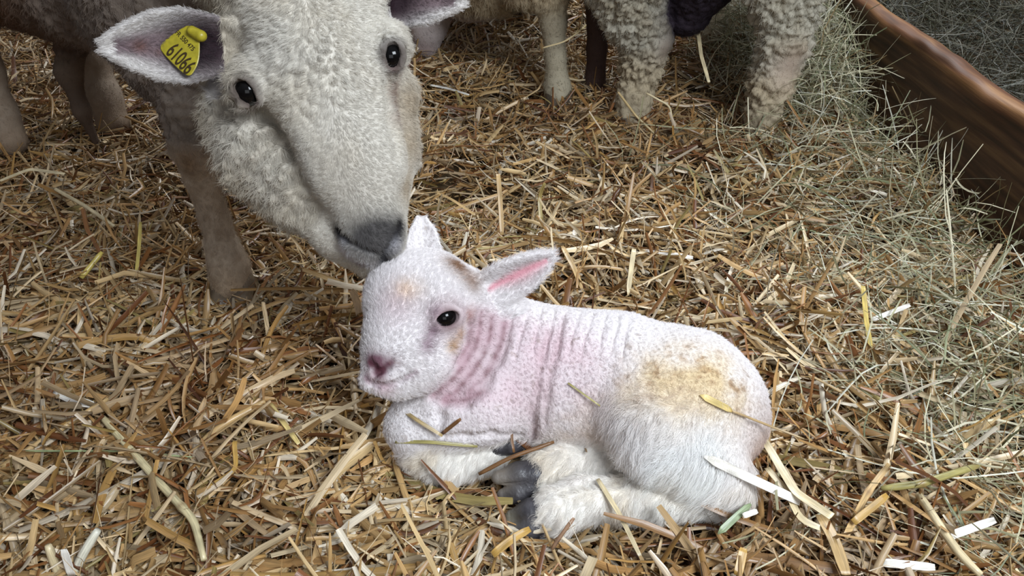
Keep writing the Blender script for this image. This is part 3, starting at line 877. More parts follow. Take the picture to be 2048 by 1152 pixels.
# ------------------------------------------------------------------ two more sheep behind
def build_sheep(name, label, prims, vox, colour, hairn, hairlen, clumpf, amp, hooves, eye=None, zone=None, rad=.00022, group=None, base=(0, 0, 0), carve=None, ears=()):
    B = Body(); B.k = .03
    for ch, k in prims: B.chain(ch, k=k)
    for e in ears: B.ear(*e)
    if carve: carve(B)
    V, F = B.mesh(vox)
    N = vnormals(V, F)
    wool = zone(V)
    w1, w2, _ = worley(V + .003 * np.stack([vnoise(V, 90, 1), vnoise(V, 90, 2), vnoise(V, 90, 3)], 1), clumpf, 3)
    V = V + N * (wool * ((.55 - w1 ** 1.4) * amp + fbm(V, 18, 9) * amp * .6))[:, None]
    N = vnormals(V, F)
    root = empty(name, base, label, 'sheep', group)
    crease = np.clip((w2 - w1) / .25, 0, 1)
    col = colour(V, N)
    raw_mesh('body', V, F, M_SKIN, root, col=col)
    if eye is not None:
        sphere_obj('eye', eye[0], eye[1], M_EYE, root)
    def dens(P, N): return (P[:, 2] < .62) * 1.0
    fur('fleece', V, F, hairn, M_FUR, root, lambda P: hairlen * (.35 + .65 * zone(P)), lambda P, N: nrm(np.tile([0, -.2, -1.0], (len(P), 1)) + .8 * np.stack([vnoise(P, 50, 31), vnoise(P, 50, 32), vnoise(P, 50, 33)], 1)),
        dens, stiff=.35, jitter=.5, rad=rad, colf=colour, clump=(clumpf, .5), curl=.001, curlf=1.3)
    for hx, hy in hooves:
        Hb = Body(); Hb.k = .005
        for s in (-1, 1):
            Hb.chain([((hx + s * .013, hy + .01, .035), .019), ((hx + s * .014, hy - .02, .010), .016)])
        v, f = Hb.mesh(.003)
        raw_mesh('hoof', v, f, M_HOOF, root, col=np.tile(lin(80, 68, 54), (len(v), 1)))
    return B

# grazing sheep: muzzle down behind the ewe's ear, thin fore legs right of it
gx = -.235
GRAZ = [
    ([((.10, 2.08, .48), .145), ((.05, 2.42, .52), .175), ((.02, 2.72, .50), .165)], .05),
    ([((.13, 2.00, .42), .12), ((.08, 1.97, .34), .095), ((.04, 1.95, .275), .062)], .05),
    ([((.08, 2.06, .46), .12), ((-.03, 2.08, .28), .095), ((-.10, 2.14, .22), .078)], .05),
    ([((-.12, 2.20, .27), .068), ((-.19, 2.22, .19), .058), ((-.215, 2.24, .11), .043), ((-.225, 2.24, .055), .033)], .03),
    ([((.06, 1.93, .34), .070), ((.082, 1.92, .255), .038), ((.092, 1.92, .20), .028), ((.098, 1.92, .12), .022), ((.105, 1.92, .05), .028), ((.108, 1.91, .03), .029)], .015),
    ([((.19, 1.99, .34), .06), ((.195, 1.98, .24), .030), ((.197, 1.975, .12), .021), ((.197, 1.97, .03), .026)], .015),
    ([((-.06, 2.72, .42), .09), ((-.08, 2.80, .22), .035), ((-.08, 2.75, .03), .03)], .03),
    ([((.12, 2.74, .42), .09), ((.13, 2.82, .22), .035), ((.13, 2.77, .03), .03)], .03),
]
def graz_zone(P):
    lowleg = np.clip((.25 - P[:, 2]) / .04, 0, 1) * (P[:, 0] > 0)
    muz = np.clip((.19 - P[:, 2]) / .05, 0, 1) * (P[:, 0] < 0)
    return np.clip(1 - lowleg - muz, 0, 1)
def graz_col(P, N=None):
    z = graz_zone(P); n1 = fbm(P, 22, 61)
    c = np.tile(lin(178, 162, 134), (len(P), 1))
    c = paint(c, np.clip(n1 * 1.5 + .3, 0, 1) * .5, lin(128, 108, 80))
    c = paint(c, (1 - z) * (P[:, 0] < 0), lin(190, 178, 174))
    c = paint(c, (1 - z) * (P[:, 0] > 0), lin(166, 156, 134))
    c = paint(c, (1 - z) * (P[:, 0] > .15), lin(84, 66, 60))
    c = paint(c, blob(P, (-.225, 2.215, .05), .03) * .6, lin(120, 92, 86))
    c = paint(c, blob(P, (.02, 1.95, .30), .10) * .5, lin(124, 100, 70))
    return c
build_sheep('sheep', 'grazing sheep whose muzzle is down in the straw behind the ewe\'s far ear', GRAZ, .004, graz_col, 60000, .018, 55, .014,
            [(.108, 1.90), (.195, 1.97)], zone=graz_zone, base=(.08, 2.3, 0), rad=.0003)

# standing sheep with thick clumped wool on both fore legs
STAND = [
    ([((.44, 1.88, .56), .14), ((.56, 2.18, .56), .18), ((.70, 2.50, .54), .18)], .06),
    ([((.385, 1.80, .43), .13), ((.385, 1.83, .34), .085), ((.372, 1.86, .245), .058)], .04),
    ([((.27, 1.80, .42), .12), ((.235, 1.80, .34), .088), ((.250, 1.80, .26), .066), ((.290, 1.80, .195), .045), ((.278, 1.80, .13), .034), ((.268, 1.80, .07), .035), ((.264, 1.79, .03), .036)], .02),
    ([((.52, 1.70, .42), .115), ((.520, 1.68, .32), .064), ((.532, 1.67, .22), .043), ((.522, 1.665, .14), .035), ((.512, 1.66, .08), .030), ((.507, 1.655, .03), .029)], .02),
    ([((.60, 2.42, .42), .11), ((.565, 2.40, .22), .050), ((.555, 2.38, .03), .040)], .03),
    ([((.72, 2.62, .42), .09), ((.71, 2.68, .22), .04), ((.70, 2.64, .03), .035)], .03),
]
def st_zone(P):
    low = np.clip((.135 - P[:, 2]) / .06, 0, 1)
    knee = np.clip(blob(P, (.545, 1.62, .185), .04) * 1.5 + blob(P, (.325, 1.76, .18), .03) * 1.2, 0, 1)
    ud = np.clip(blob(P, (.375, 1.83, .26), .08) * 2, 0, 1)
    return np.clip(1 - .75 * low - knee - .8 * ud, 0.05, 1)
def st_col(P, N=None):
    z = st_zone(P); n1 = fbm(P, 26, 71)
    w1, w2, _ = worley(P, 78, 3)
    c = np.tile(lin(170, 164, 148), (len(P), 1))
    c = paint(c, np.clip(n1 * 1.5 + .2, 0, 1) * .5, lin(132, 118, 92))
    c = paint(c, np.clip((.19 - P[:, 2]) / .05, 0, 1) * .75, lin(170, 154, 126))
    c = paint(c, blob(P, (.545, 1.61, .185), .045) * .6, lin(182, 154, 138))
    c = paint(c, blob(P, (.33, 1.755, .18), .03) * .5, lin(160, 132, 118))
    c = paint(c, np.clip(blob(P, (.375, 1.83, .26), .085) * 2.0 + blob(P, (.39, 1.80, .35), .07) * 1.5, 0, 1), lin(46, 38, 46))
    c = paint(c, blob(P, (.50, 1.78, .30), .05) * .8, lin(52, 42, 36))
    return c
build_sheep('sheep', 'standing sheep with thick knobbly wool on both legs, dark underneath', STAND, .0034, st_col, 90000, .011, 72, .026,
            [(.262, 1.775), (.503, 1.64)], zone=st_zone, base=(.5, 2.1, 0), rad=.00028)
# ------------------------------------------------------------------ ground, plank, straw, hay
lam_c = G(1150, 860, 0)
def terrain(x, y):
    P = np.stack([x, y, np.zeros_like(x)], 1)
    h = .022 * vnoise(P, 5.0, 91) + .014 * vnoise(P, 12.0, 92) + .004 + .03 * np.exp(-((x - .25) / .5) ** 2 - ((y - 1.50) / .22) ** 2)
    d = np.sqrt(((x - .08) / .36) ** 2 + ((y - .74) / .20) ** 2)
    h = h * np.clip((d - .75) / .5, 0, 1) + (-.006) * (d < 1)
    h = h - .035 * np.exp(-(((x + .06) / .16) ** 2 + ((y - 1.36) / .16) ** 2))          # hollow behind the lamb's head
    h = h - .020 * np.exp(-(((x + .50) / .25) ** 2 + ((y - 1.30) / .14) ** 2))
    h = h + .030 * np.exp(-((x - .80) / .20) ** 2) * (.75 + .5 * vnoise(P, 4.0, 95))    # heaped against the plank
    h = h + .06 * np.exp(-(((x - .66) / .12) ** 2 + ((y - 2.0) / .22) ** 2))
    h = h + .020 * np.exp(-(((x + .42) / .20) ** 2 + ((y - .78) / .2) ** 2))
    return h
gx_, gy_ = np.arange(-3.2, 3.2, .04), np.arange(-.6, 5.2, .04)
XX, YY = np.meshgrid(gx_, gy_, indexing='ij')
ZZ = terrain(XX.ravel(), YY.ravel()) - .022
Vg = np.stack([XX.ravel(), YY.ravel(), ZZ], 1)
ni, nj = XX.shape
ii, jj = np.meshgrid(np.arange(ni - 1), np.arange(nj - 1), indexing='ij')
Fg = np.stack([ii * nj + jj, (ii + 1) * nj + jj, (ii + 1) * nj + jj + 1, ii * nj + jj + 1], -1).reshape(-1, 4)
M_GROUND = mat('trodden_bedding', 0.95, 0.1, color=(0.062, 0.040, 0.020), bump=(120, .8))
tag(raw_mesh('floor', Vg, Fg, M_GROUND), kind='structure')

# the straw material: tint per stalk, fibres along it, a satin shine
def straw_mat(name, rough):
    m = bpy.data.materials.new(name); m.use_nodes = True
    nt = m.node_tree; p = nt.nodes['Principled BSDF']
    at = nt.nodes.new('ShaderNodeAttribute'); at.attribute_name = 'tint'
    uv = nt.nodes.new('ShaderNodeUVMap')
    mp = nt.nodes.new('ShaderNodeMapping'); mp.inputs['Scale'].default_value = (40, 900, 1)
    no = nt.nodes.new('ShaderNodeTexNoise'); no.inputs['Scale'].default_value = 1.0; no.inputs['Detail'].default_value = 3
    nt.links.new(uv.outputs[0], mp.inputs[0]); nt.links.new(mp.outputs[0], no.inputs['Vector'])
    mr = nt.nodes.new('ShaderNodeMapRange'); mr.inputs['From Min'].default_value = .3; mr.inputs['From Max'].default_value = .7
    mr.inputs['To Min'].default_value = .68; mr.inputs['To Max'].default_value = 1.22
    nt.links.new(no.outputs['Fac'], mr.inputs['Value'])
    mx = nt.nodes.new('ShaderNodeVectorMath'); mx.operation = 'SCALE'
    nt.links.new(at.outputs['Color'], mx.inputs[0]); nt.links.new(mr.outputs[0], mx.inputs['Scale'])
    nt.links.new(mx.outputs[0], p.inputs['Base Color'])
    p.inputs['Roughness'].default_value = rough; p.inputs['Specular IOR Level'].default_value = .55
    bp = nt.nodes.new('ShaderNodeBump'); bp.inputs['Strength'].default_value = .35; bp.inputs['Distance'].default_value = .0006
    nt.links.new(no.outputs['Fac'], bp.inputs['Height']); nt.links.new(bp.outputs[0], p.inputs['Normal'])
    return m
M_STRAW = straw_mat('straw', .36)
M_HAY = straw_mat('hay', .5)
PAL = np.array([lin(200, 170, 122), lin(180, 146, 98), lin(216, 194, 152), lin(230, 216, 186), lin(156, 112, 70), lin(118, 78, 48), lin(242, 238, 226), lin(194, 180, 154), lin(176, 164, 112), lin(198, 164, 104)])
PAL = PAL * np.array([.96, .88, .77])
PW = np.array([.20, .16, .17, .13, .10, .06, .075, .12, .025, .035])
HPAL = np.array([lin(158, 154, 120), lin(128, 132, 98), lin(184, 178, 146), lin(206, 198, 168), lin(156, 132, 92), lin(108, 100, 66), lin(212, 210, 190)])
HPW = np.array([.18, .13, .22, .18, .12, .07, .10])

def straws(name, C, yaw, pitch, L, Wd, col, matl, K=4, A=3, arc=1.2, bend=.25, kink=.3, roll=1.0, flat=None, seed=1, parent=None, droop=0.0):
    """one mesh of many stalks. C: centres; each a bent, gutter-shaped strip."""
    r = np.random.default_rng(seed); n = len(C)
    d = np.stack([np.cos(yaw) * np.cos(pitch), np.sin(yaw) * np.cos(pitch), np.sin(pitch)], 1)
    up = np.tile([0, 0, 1.0], (n, 1)); s = nrm(np.cross(d, up)); u = np.cross(s, d)
    t = np.linspace(-.5, .5, K)
    b1 = r.normal(0, bend, n)[:, None]; b2 = r.normal(0, bend, n)[:, None]
    kp = r.uniform(-.35, .35, n)[:, None]; ka = (r.normal(0, 1, n) * (r.random(n) < kink) * .55)[:, None]; kb = (r.normal(0, 1, n) * (r.random(n) < kink) * .4)[:, None]
    q = (t[None] ** 2 - .08)
    kk = np.maximum(t[None] - kp, 0)
    offs = b1 * q + ka * kk; offu = b2 * q + kb * kk - droop * (t[None] ** 2)
    P = C[:, None] + L[:, None, None] * (t[None, :, None] * d[:, None] + offs[..., None] * s[:, None] + offu[..., None] * u[:, None])
    T = nrm(np.gradient(P, axis=1))
    ro = r.normal(0, roll, n)
    S0 = s * np.cos(ro)[:, None] + u * np.sin(ro)[:, None]
    tw = r.normal(0, .4, n)[:, None] * t[None]
    S = nrm(S0[:, None] - T * (S0[:, None] * T).sum(-1, keepdims=True)); Nn = np.cross(S, T)
    S2 = S * np.cos(tw)[..., None] + Nn * np.sin(tw)[..., None]; N2 = np.cross(S2, T)
    prof = np.ones((n, K)); prof[:, 0] = r.uniform(.35, 1, n); prof[:, -1] = r.uniform(.25, 1, n)
    arcs = (arc * r.uniform(.35, 1.4, n))[:, None, None]
    a = np.linspace(-1, 1, A)[None, None, :] * arcs
    R = (Wd[:, None] * prof / 2)[..., None] / np.sin(np.minimum(arcs, 1.5))
    V = P[:, :, None] + S2[:, :, None] * (R * np.sin(a))[..., None] + N2[:, :, None] * (R * (np.cos(a) - np.cos(arcs)))[..., None]
    if flat is not None: pass
    V = V.reshape(-1, 3)
    base = (np.arange(n) * K * A)[:, None, None]
    kq, aq = np.meshgrid(np.arange(K - 1), np.arange(A - 1), indexing='ij')
    f = np.stack([kq * A + aq, kq * A + aq + 1, (kq + 1) * A + aq + 1, (kq + 1) * A + aq], -1).reshape(1, -1, 4)
    F = (base + f).reshape(-1, 4)
    uvu = r.uniform(0, 50, n)[:, None, None] + (L[:, None] * t[None])[..., None] + np.zeros((1, 1, A))
    uvv = r.uniform(0, 5, n)[:, None, None] + Wd[:, None, None] * np.linspace(0, 1, A)[None, None]
    uvv = np.broadcast_to(uvv, (n, K, A))
    uv = np.stack([uvu.ravel(), uvv.ravel()], 1)
    c = np.repeat(col, K * A, 0)
    return V, F, c, uv

def gather(parts):
    Vs, Fs, Cs, Us, o = [], [], [], [], 0
    for V, F, c, u in parts:
        Vs.append(V); Fs.append(F + o); Cs.append(c); Us.append(u); o += len(V)
    return np.concatenate(Vs), np.concatenate(Fs), np.concatenate(Cs), np.concatenate(Us)

def clear_of_bodies(C, yaw, pitch, L, margin=.003):
    d = np.stack([np.cos(yaw) * np.cos(pitch), np.sin(yaw) * np.cos(pitch), np.sin(pitch)], 1)
    ok = np.ones(len(C), bool)
    for t in (-.5, -.25, 0, .25, .5):
        p = C + d * (L * t)[:, None]
        for B in (LAMB, EWE):
            m = ok & (p[:, 2] < .30)
            q = np.zeros(len(C)) + 1
            q[m] = B.at(p[m])
            ok &= q > margin
    return ok

def scatter(n, seed, lmin, lmax, wmin, wmax, zlo, zhi, psd, region, K, A, arc, bright=1.0, pal=PAL, pw=PW, bend=.22, kink=.3, power=1.6, ymax=3.4, hay=False):
    r = np.random.default_rng(seed)
    ylo = .30
    # nearer ground gets more, smaller stalks are seen there
    y = ylo + (ymax - ylo) * r.random(n) ** 1.15
    hw = .42 + .80 * y
    x = r.uniform(-1, 1, n) * hw
    if region is not None:
        k = region(x, y, r); x, y = x[k], y[k]
    n = len(x)
    L = lmin + (lmax - lmin) * r.random(n) ** power
    Wd = wmin + (wmax - wmin) * r.random(n) ** 1.5
    yaw = r.uniform(0, 2 * math.pi, n); pitch = r.normal(0, psd, n)
    z = terrain(x, y) + r.uniform(zlo, zhi, n)
    # keep them low where the lamb lies
    dl = np.sqrt(((x - .08) / .30) ** 2 + ((y - .70) / .13) ** 2)
    near = np.clip(1.25 - dl, 0, 1)
    pitch = pitch * (1 - .8 * near); z = z - near * .5 * np.maximum(z - .002, 0)
    C = np.stack([x, y, z], 1)
    ok = clear_of_bodies(C, yaw, pitch, L) & ~((x + L / 2 * np.abs(np.cos(yaw)) > .755) & (x < .82))
    C, yaw, pitch, L, Wd = C[ok], yaw[ok], pitch[ok], L[ok], Wd[ok]
    n = len(C)
    ci = r.choice(len(pal), n, p=pw / pw.sum())
    col = pal[ci] * r.uniform(.62, 1.12, n)[:, None]
    # browner, damper patches; also browner low down and towards the left
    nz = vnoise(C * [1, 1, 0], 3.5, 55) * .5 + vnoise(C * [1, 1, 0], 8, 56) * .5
    browning = np.clip(nz * 1.8 + .25, 0, 1) * .6 + np.clip((.012 - (C[:, 2] - terrain(C[:, 0], C[:, 1]))) / .03, 0, 1) * .35
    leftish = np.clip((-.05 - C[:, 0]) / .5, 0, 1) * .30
    browning = np.clip(browning + leftish, 0, .8)[:, None]
    col = col * (1 - browning) + col * np.array([.50, .37, .26]) * browning
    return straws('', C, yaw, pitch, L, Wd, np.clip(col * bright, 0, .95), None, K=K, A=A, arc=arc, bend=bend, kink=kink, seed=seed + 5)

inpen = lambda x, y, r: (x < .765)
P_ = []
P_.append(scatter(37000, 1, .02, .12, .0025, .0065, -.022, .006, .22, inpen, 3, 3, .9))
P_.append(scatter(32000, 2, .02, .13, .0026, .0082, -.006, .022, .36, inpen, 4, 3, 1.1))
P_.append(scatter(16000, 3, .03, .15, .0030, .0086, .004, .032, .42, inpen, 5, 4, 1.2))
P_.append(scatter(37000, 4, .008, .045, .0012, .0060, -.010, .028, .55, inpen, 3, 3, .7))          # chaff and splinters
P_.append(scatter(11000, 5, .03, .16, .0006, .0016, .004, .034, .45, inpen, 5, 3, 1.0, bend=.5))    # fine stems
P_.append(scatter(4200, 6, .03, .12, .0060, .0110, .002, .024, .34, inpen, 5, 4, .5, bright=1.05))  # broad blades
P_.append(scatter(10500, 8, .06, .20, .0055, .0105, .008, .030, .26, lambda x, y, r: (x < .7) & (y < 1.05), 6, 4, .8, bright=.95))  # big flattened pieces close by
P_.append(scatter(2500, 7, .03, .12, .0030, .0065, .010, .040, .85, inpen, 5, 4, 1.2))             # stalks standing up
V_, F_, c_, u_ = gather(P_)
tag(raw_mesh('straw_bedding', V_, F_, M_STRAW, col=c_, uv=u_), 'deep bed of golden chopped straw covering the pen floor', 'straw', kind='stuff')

# green-grey hay: fine stems heaped at the plank, mixed thinly into the straw near it
def hay(n, seed, cx, cy, sx, sy, z0, z1, psd, lmin, lmax, wmin, wmax, xlim=(-9, 9), pal=HPAL, pw=HPW, z_fn=None, yawc=None, dark=1.0):
    r = np.random.default_rng(seed)
    x = r.normal(cx, sx, n); y = r.normal(cy, sy, n) if sy < 5 else r.uniform(cy - (sy - 5), cy + (sy - 5), n)
    m = (x > xlim[0]) & (x < xlim[1]) & (y > .35) & (y < 3.6); x, y = x[m], y[m]; n = len(x)
    z = (terrain(x, y) if z_fn is None else z_fn(x, y)) + r.uniform(z0, z1, n)
    L = r.uniform(lmin, lmax, n); Wd = r.uniform(wmin, wmax, n)
    yaw = r.uniform(0, 6.28, n); pitch = r.normal(.25, psd, n)
    C = np.stack([x, y, z], 1)
    ext = np.abs(np.cos(yaw)) * np.cos(pitch) * L / 2
    ok = clear_of_bodies(C, yaw, pitch, L)
    ok &= ~((x < .78) & (x + ext > .80)) & ~((x > .78) & (x - ext < .76) & (z < .24))
    C, yaw, pitch, L, Wd = C[ok], yaw[ok], pitch[ok], L[ok], Wd[ok]; n = len(C)
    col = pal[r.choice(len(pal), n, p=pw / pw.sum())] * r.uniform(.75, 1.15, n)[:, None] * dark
    return straws('', C, yaw, pitch, L, Wd, np.clip(col, 0, .9), None, K=6, A=3, arc=.8, bend=.45, kink=.35, seed=seed + 9)
H = [hay(1200, 11, .71, 1.35, .06, 5.9, .0, .06, .55, .06, .26, .0011, .0030, xlim=(.45, .76)),
     hay(900, 12, .58, 1.0, .15, 5.6, .005, .05, .35, .05, .22, .0010, .0028, xlim=(.2, .76)),
     hay(2300, 13, .66, 1.95, .08, .18, -.02, .15, .6, .06, .20, .0010, .0026, xlim=(.45, .76)),
     hay(900, 16, .64, 2.5, .10, 5.6, .0, .16, .6, .06, .22, .0010, .0026, xlim=(.45, .76)),
     hay(700, 17, .60, .80, .10, .16, .005, .05, .35, .05, .22, .0010, .0028, xlim=(.25, .76))]
V_, F_, c_, u_ = gather(H)
tag(raw_mesh('hay', V_, F_, M_HAY, col=c_, uv=u_), 'fine grey-green hay heaped against the pen side of the wooden plank', 'hay', kind='stuff')
# hay in the trough beyond the plank; its shade is put into the tint
zf = lambda x, y: .01 + .08 * np.clip((x - .85) / .5, 0, 1) + .05 * vnoise(np.stack([x, y, x * 0], 1), 3, 77)
zb = lambda x, y: zf(x, y) - .10
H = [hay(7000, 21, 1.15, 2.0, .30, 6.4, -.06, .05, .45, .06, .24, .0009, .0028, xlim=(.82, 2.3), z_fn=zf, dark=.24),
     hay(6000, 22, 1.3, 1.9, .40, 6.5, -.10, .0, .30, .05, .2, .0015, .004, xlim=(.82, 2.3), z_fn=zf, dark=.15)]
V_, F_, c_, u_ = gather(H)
tag(raw_mesh('hay', V_, F_, M_HAY, col=c_, uv=u_), 'tangled hay with shade painted into its colour, lying beyond the wooden plank in the corner', 'hay', kind='stuff')

# ------------------------------------------------------------------ the worn plank along the right
def plank():
    y = np.arange(.15, 4.2, .012)
    prof = []
    x0, x1, zt, zl = .768, .812, .243, -.05
    hs = np.linspace(0, 1, 26)
    ring = [(x0, zl + (zt - .012 - zl) * t, 0) for t in hs] + [(x0 + .002, zt - .006, 1), (x0 + .006, zt - .002, 1), (x0 + .014, zt, 1), (x0 + .024, zt + .0005, 1), (x1 - .010, zt - .001, 1), (x1 - .004, zt - .005, 1), (x1, zt - .014, 0), (x1, zl, 0)]
    R = np.array([[a, b] for a, b, c in ring]); n = len(R)
    V = np.zeros((len(y), n, 3)); V[:, :, 0] = R[None, :, 0]; V[:, :, 2] = R[None, :, 1]; V[:, :, 1] = y[:, None]
    P = V.reshape(-1, 3).copy()
    top = np.clip((P[:, 2] - .20) / .04, 0, 1)
    wob = vnoise(np.stack([P[:, 1], P[:, 1] * 0, P[:, 1] * 0], 1), 4.5, 3)
    P[:, 2] += top * (.005 * wob * .7 + .003 * vnoise(np.stack([P[:, 1], P[:, 0] * 3, P[:, 1] * 0], 1), 18, 5))
    P[:, 0] += .004 * vnoise(P * [0, 1, 1], 5, 6) + .0015 * vnoise(P * [0, .4, 3], 30, 7)
    F = [[i * n + j, (i + 1) * n + j, (i + 1) * n + j + 1, i * n + j + 1] for i in range(len(y) - 1) for j in range(n - 1)]
    m = bpy.data.materials.new('worn_timber'); m.use_nodes = True; nt = m.node_tree; p = nt.nodes['Principled BSDF']
    tc = nt.nodes.new('ShaderNodeTexCoord'); mp = nt.nodes.new('ShaderNodeMapping'); mp.inputs['Scale'].default_value = (30, 2.2, 42)
    no = nt.nodes.new('ShaderNodeTexNoise'); no.inputs['Scale'].default_value = 1.6; no.inputs['Detail'].default_value = 7
    nt.links.new(tc.outputs['Object'], mp.inputs[0]); nt.links.new(mp.outputs[0], no.inputs['Vector'])
    cr = nt.nodes.new('ShaderNodeValToRGB'); e = cr.color_ramp.elements
    e[0].position = .28; e[0].color = (*lin(52, 36, 26), 1); e[1].position = .75; e[1].color = (*lin(140, 108, 74), 1)
    q = e.new(.5); q.color = (*lin(90, 62, 44), 1)
    nt.links.new(no.outputs['Fac'], cr.inputs[0])
    # paler towards the top edge
    at = nt.nodes.new('ShaderNodeAttribute'); at.attribute_name = 'tint'
    mx = nt.nodes.new('ShaderNodeMix'); mx.data_type = 'RGBA'; mx.blend_type = 'MULTIPLY'; mx.inputs['Factor'].default_value = 1
    nt.links.new(cr.outputs[0], mx.inputs['A']); nt.links.new(at.outputs['Color'], mx.inputs['B']); nt.links.new(mx.outputs['Result'], p.inputs['Base Color'])
    bp = nt.nodes.new('ShaderNodeBump'); bp.inputs['Strength'].default_value = .6; bp.inputs['Distance'].default_value = .003
    nt.links.new(no.outputs['Fac'], bp.inputs['Height']); nt.links.new(bp.outputs[0], p.inputs['Normal'])
    p.inputs['Roughness'].default_value = .55; p.inputs['Specular IOR Level'].default_value = .35
    n1 = vnoise(P * [0, 1, 1], 7, 31)
    col = np.ones((len(P), 3)) * .78
    col = paint(col, top * (.8 + .3 * n1), (1.7, 1.5, 1.2))
    col = paint(col, np.clip(n1, 0, 1) * (1 - top) * .6, (.50, .46, .46))
    o = raw_mesh('wooden_plank', P, np.array(F)[:, ::-1], m, col=col)
    return tag(o, 'long worn brown wooden plank standing on edge, bordering the pen on the right', 'plank')
plank()
# ------------------------------------------------------------------ stalks that stand out one by one
CREAM, WHITE, TAN, GOLD, BROWN, GREEN, OLIVE = lin(218, 200, 160), lin(232, 226, 214), lin(192, 160, 110), lin(182, 144, 74), lin(124, 88, 54), lin(150, 160, 116), lin(160, 150, 92)
def stalk(pts, w, col, label, tube=False, taper=(1, .7), name='straw_stalk', node=None, roll=0.0):
    """pts: (x pixel, y pixel, height above the floor or ('d', depth)); a bent blade or a round stem"""
    Q = []
    for x, y, h in pts:
        Q.append(W(x, y, h[1]) if isinstance(h, tuple) else G(x, y, h + .014))
    Q = np.array(Q)
    seg = np.r_[0, np.cumsum(np.linalg.norm(np.diff(Q, axis=0), axis=1))]; L = seg[-1]
    K = max(7, int(L / .006)); s_ = np.linspace(0, L, K)
    P = np.stack([np.interp(s_, seg, Q[:, i]) for i in range(3)], 1)
    for _ in range(2): P[1:-1] = .25 * P[:-2] + .5 * P[1:-1] + .25 * P[2:]
    T = nrm(np.gradient(P, axis=0)); up = np.array([0, -.5, .85])
    S = nrm(np.cross(T, up)); Nn = np.cross(S, T)
    A = 12
    wv = w * np.interp(s_, [0, .12 * L, .85 * L, L], [taper[0] * .85, 1, .95, taper[1]])
    if node is not None:
        for nd in (node if isinstance(node, (list, tuple)) else [node]): wv = wv * (1 + .28 * np.exp(-((s_ - nd * L) / .0018) ** 2))
    ph = np.linspace(0, 2 * math.pi, A, endpoint=False) + roll
    if tube: ca, sa = np.cos(ph), np.sin(ph)
    else: ca, sa = np.cos(ph), np.sin(ph) * .13 + .22 * np.cos(ph) ** 2
    V = P[:, None] + S[:, None] * (wv[:, None] / 2 * ca)[..., None] + Nn[:, None] * (wv[:, None] / 2 * sa)[..., None]
    V = V.reshape(-1, 3)
    V = np.concatenate([V, P[:1], P[-1:]])
    F = [[i * A + j, i * A + (j + 1) % A, (i + 1) * A + (j + 1) % A, (i + 1) * A + j] for i in range(K - 1) for j in range(A)]
    c0, c1 = K * A, K * A + 1
    F += [[c0, (2 * j + 2) % A, 2 * j + 1, 2 * j] for j in range(A // 2)] + [[c1, (K - 1) * A + 2 * j, (K - 1) * A + 2 * j + 1, (K - 1) * A + (2 * j + 2) % A] for j in range(A // 2)]
    uv = np.stack([np.r_[np.repeat(s_, A), 0, L] + len(label) % 7, np.r_[np.tile(np.abs(np.linspace(-1, 1, A)) * w, K), 0, 0]], 1)
    cc = np.tile(col, (len(V), 1)) * (1 + .22 * vnoise(V, 90, 3) + .12 * vnoise(V, 300, 5))[:, None]
    if node is not None:
        for nd in (node if isinstance(node, (list, tuple)) else [node]):
            m = np.exp(-((np.r_[np.repeat(s_, A), 0, L] - nd * L) / .0018) ** 2)
            cc = paint(cc, m * .6, BROWN)
    return tag(raw_mesh(name, V, np.array(F), M_STRAW, col=np.clip(cc, 0, .95), uv=uv), label, 'straw')
LH = lambda x, y, off=.004: ('d', float((LAMB.hit(x, y) - CAM) @ FWD) - off)
S_ = stalk
S_([(1408, 913, LH(1420, 925, .010)), (1480, 948, .060), (1560, 985, .048), (1600, 1004, .040)], .0105, WHITE, 'broad white straw blade lying from the lamb\'s hock to the right', taper=(.3, .8))
S_([(1524, 873, .040), (1560, 935, .042), (1590, 985, .048), (1664, 1034, .052)], .0095, CREAM, 'cream split straw crossing the end of the broad white blade', taper=(.8, .9))
S_([(1534, 936, .035), (1575, 985, .040), (1600, 1040, .035), (1650, 1060, .03)], .0075, CREAM, 'shorter cream straw under the crossing of the pale blades')
S_([(1640, 1030, .03), (1668, 1080, .034), (1692, 1150, .030)], .0125, TAN, 'wide tan straw strip below the crossed pale blades at the bottom edge')
S_([(1762, 977, .035), (1840, 968, .045), (1960, 930, .05)], .0080, OLIVE, 'olive yellow straw tube right of the crossed pale blades', tube=True, node=[.35, .93], taper=(.7, .5))
S_([(1706, 1045, .035), (1775, 990, .048)], .0080, GOLD, 'short golden straw stub left of the olive yellow tube')
S_([(1690, 1075, .025), (1735, 985, .04), (1778, 928, .055)], .0070, TAN, 'long tan stalk rising left of the short golden stub', node=.6)
S_([(1838, 990, .03), (1875, 1045, .045), (1920, 1110, .04), (1962, 1150, .035)], .0088, CREAM, 'thick cream stalk running to the bottom right edge', tube=True, node=[.3])
S_([(1888, 1076, .04), (1990, 1040, .045)], .0085, WHITE, 'white straw strip meeting the thick cream stalk at bottom right')
S_([(1760, 1125, .025), (1870, 1135, .03)], .0085, WHITE, 'pale flat straw lying level near the bottom right edge')
S_([(1475, 1151, .03), (1487, 1096, .045)], .0090, GOLD, 'deep yellow stub standing at the bottom edge below the lamb')
S_([(1436, 1068, .02), (1470, 1035, .03), (1502, 1008, .035)], .0075, lin(142, 156, 118), 'small grey-green leaf below the lamb\'s hock', taper=(.2, .3), name='grass_leaf')
S_([(1486, 1032, .035), (1515, 1022, .038)], .0060, WHITE, 'tiny bright white chip beside the grey-green leaf')
S_([(1195, 958, LH(1200, 965, .006)), (1240, 1030, .030), (1280, 1112, .026)], .0050, CREAM, 'slim pale stalk leaning across the lamb\'s near shank')
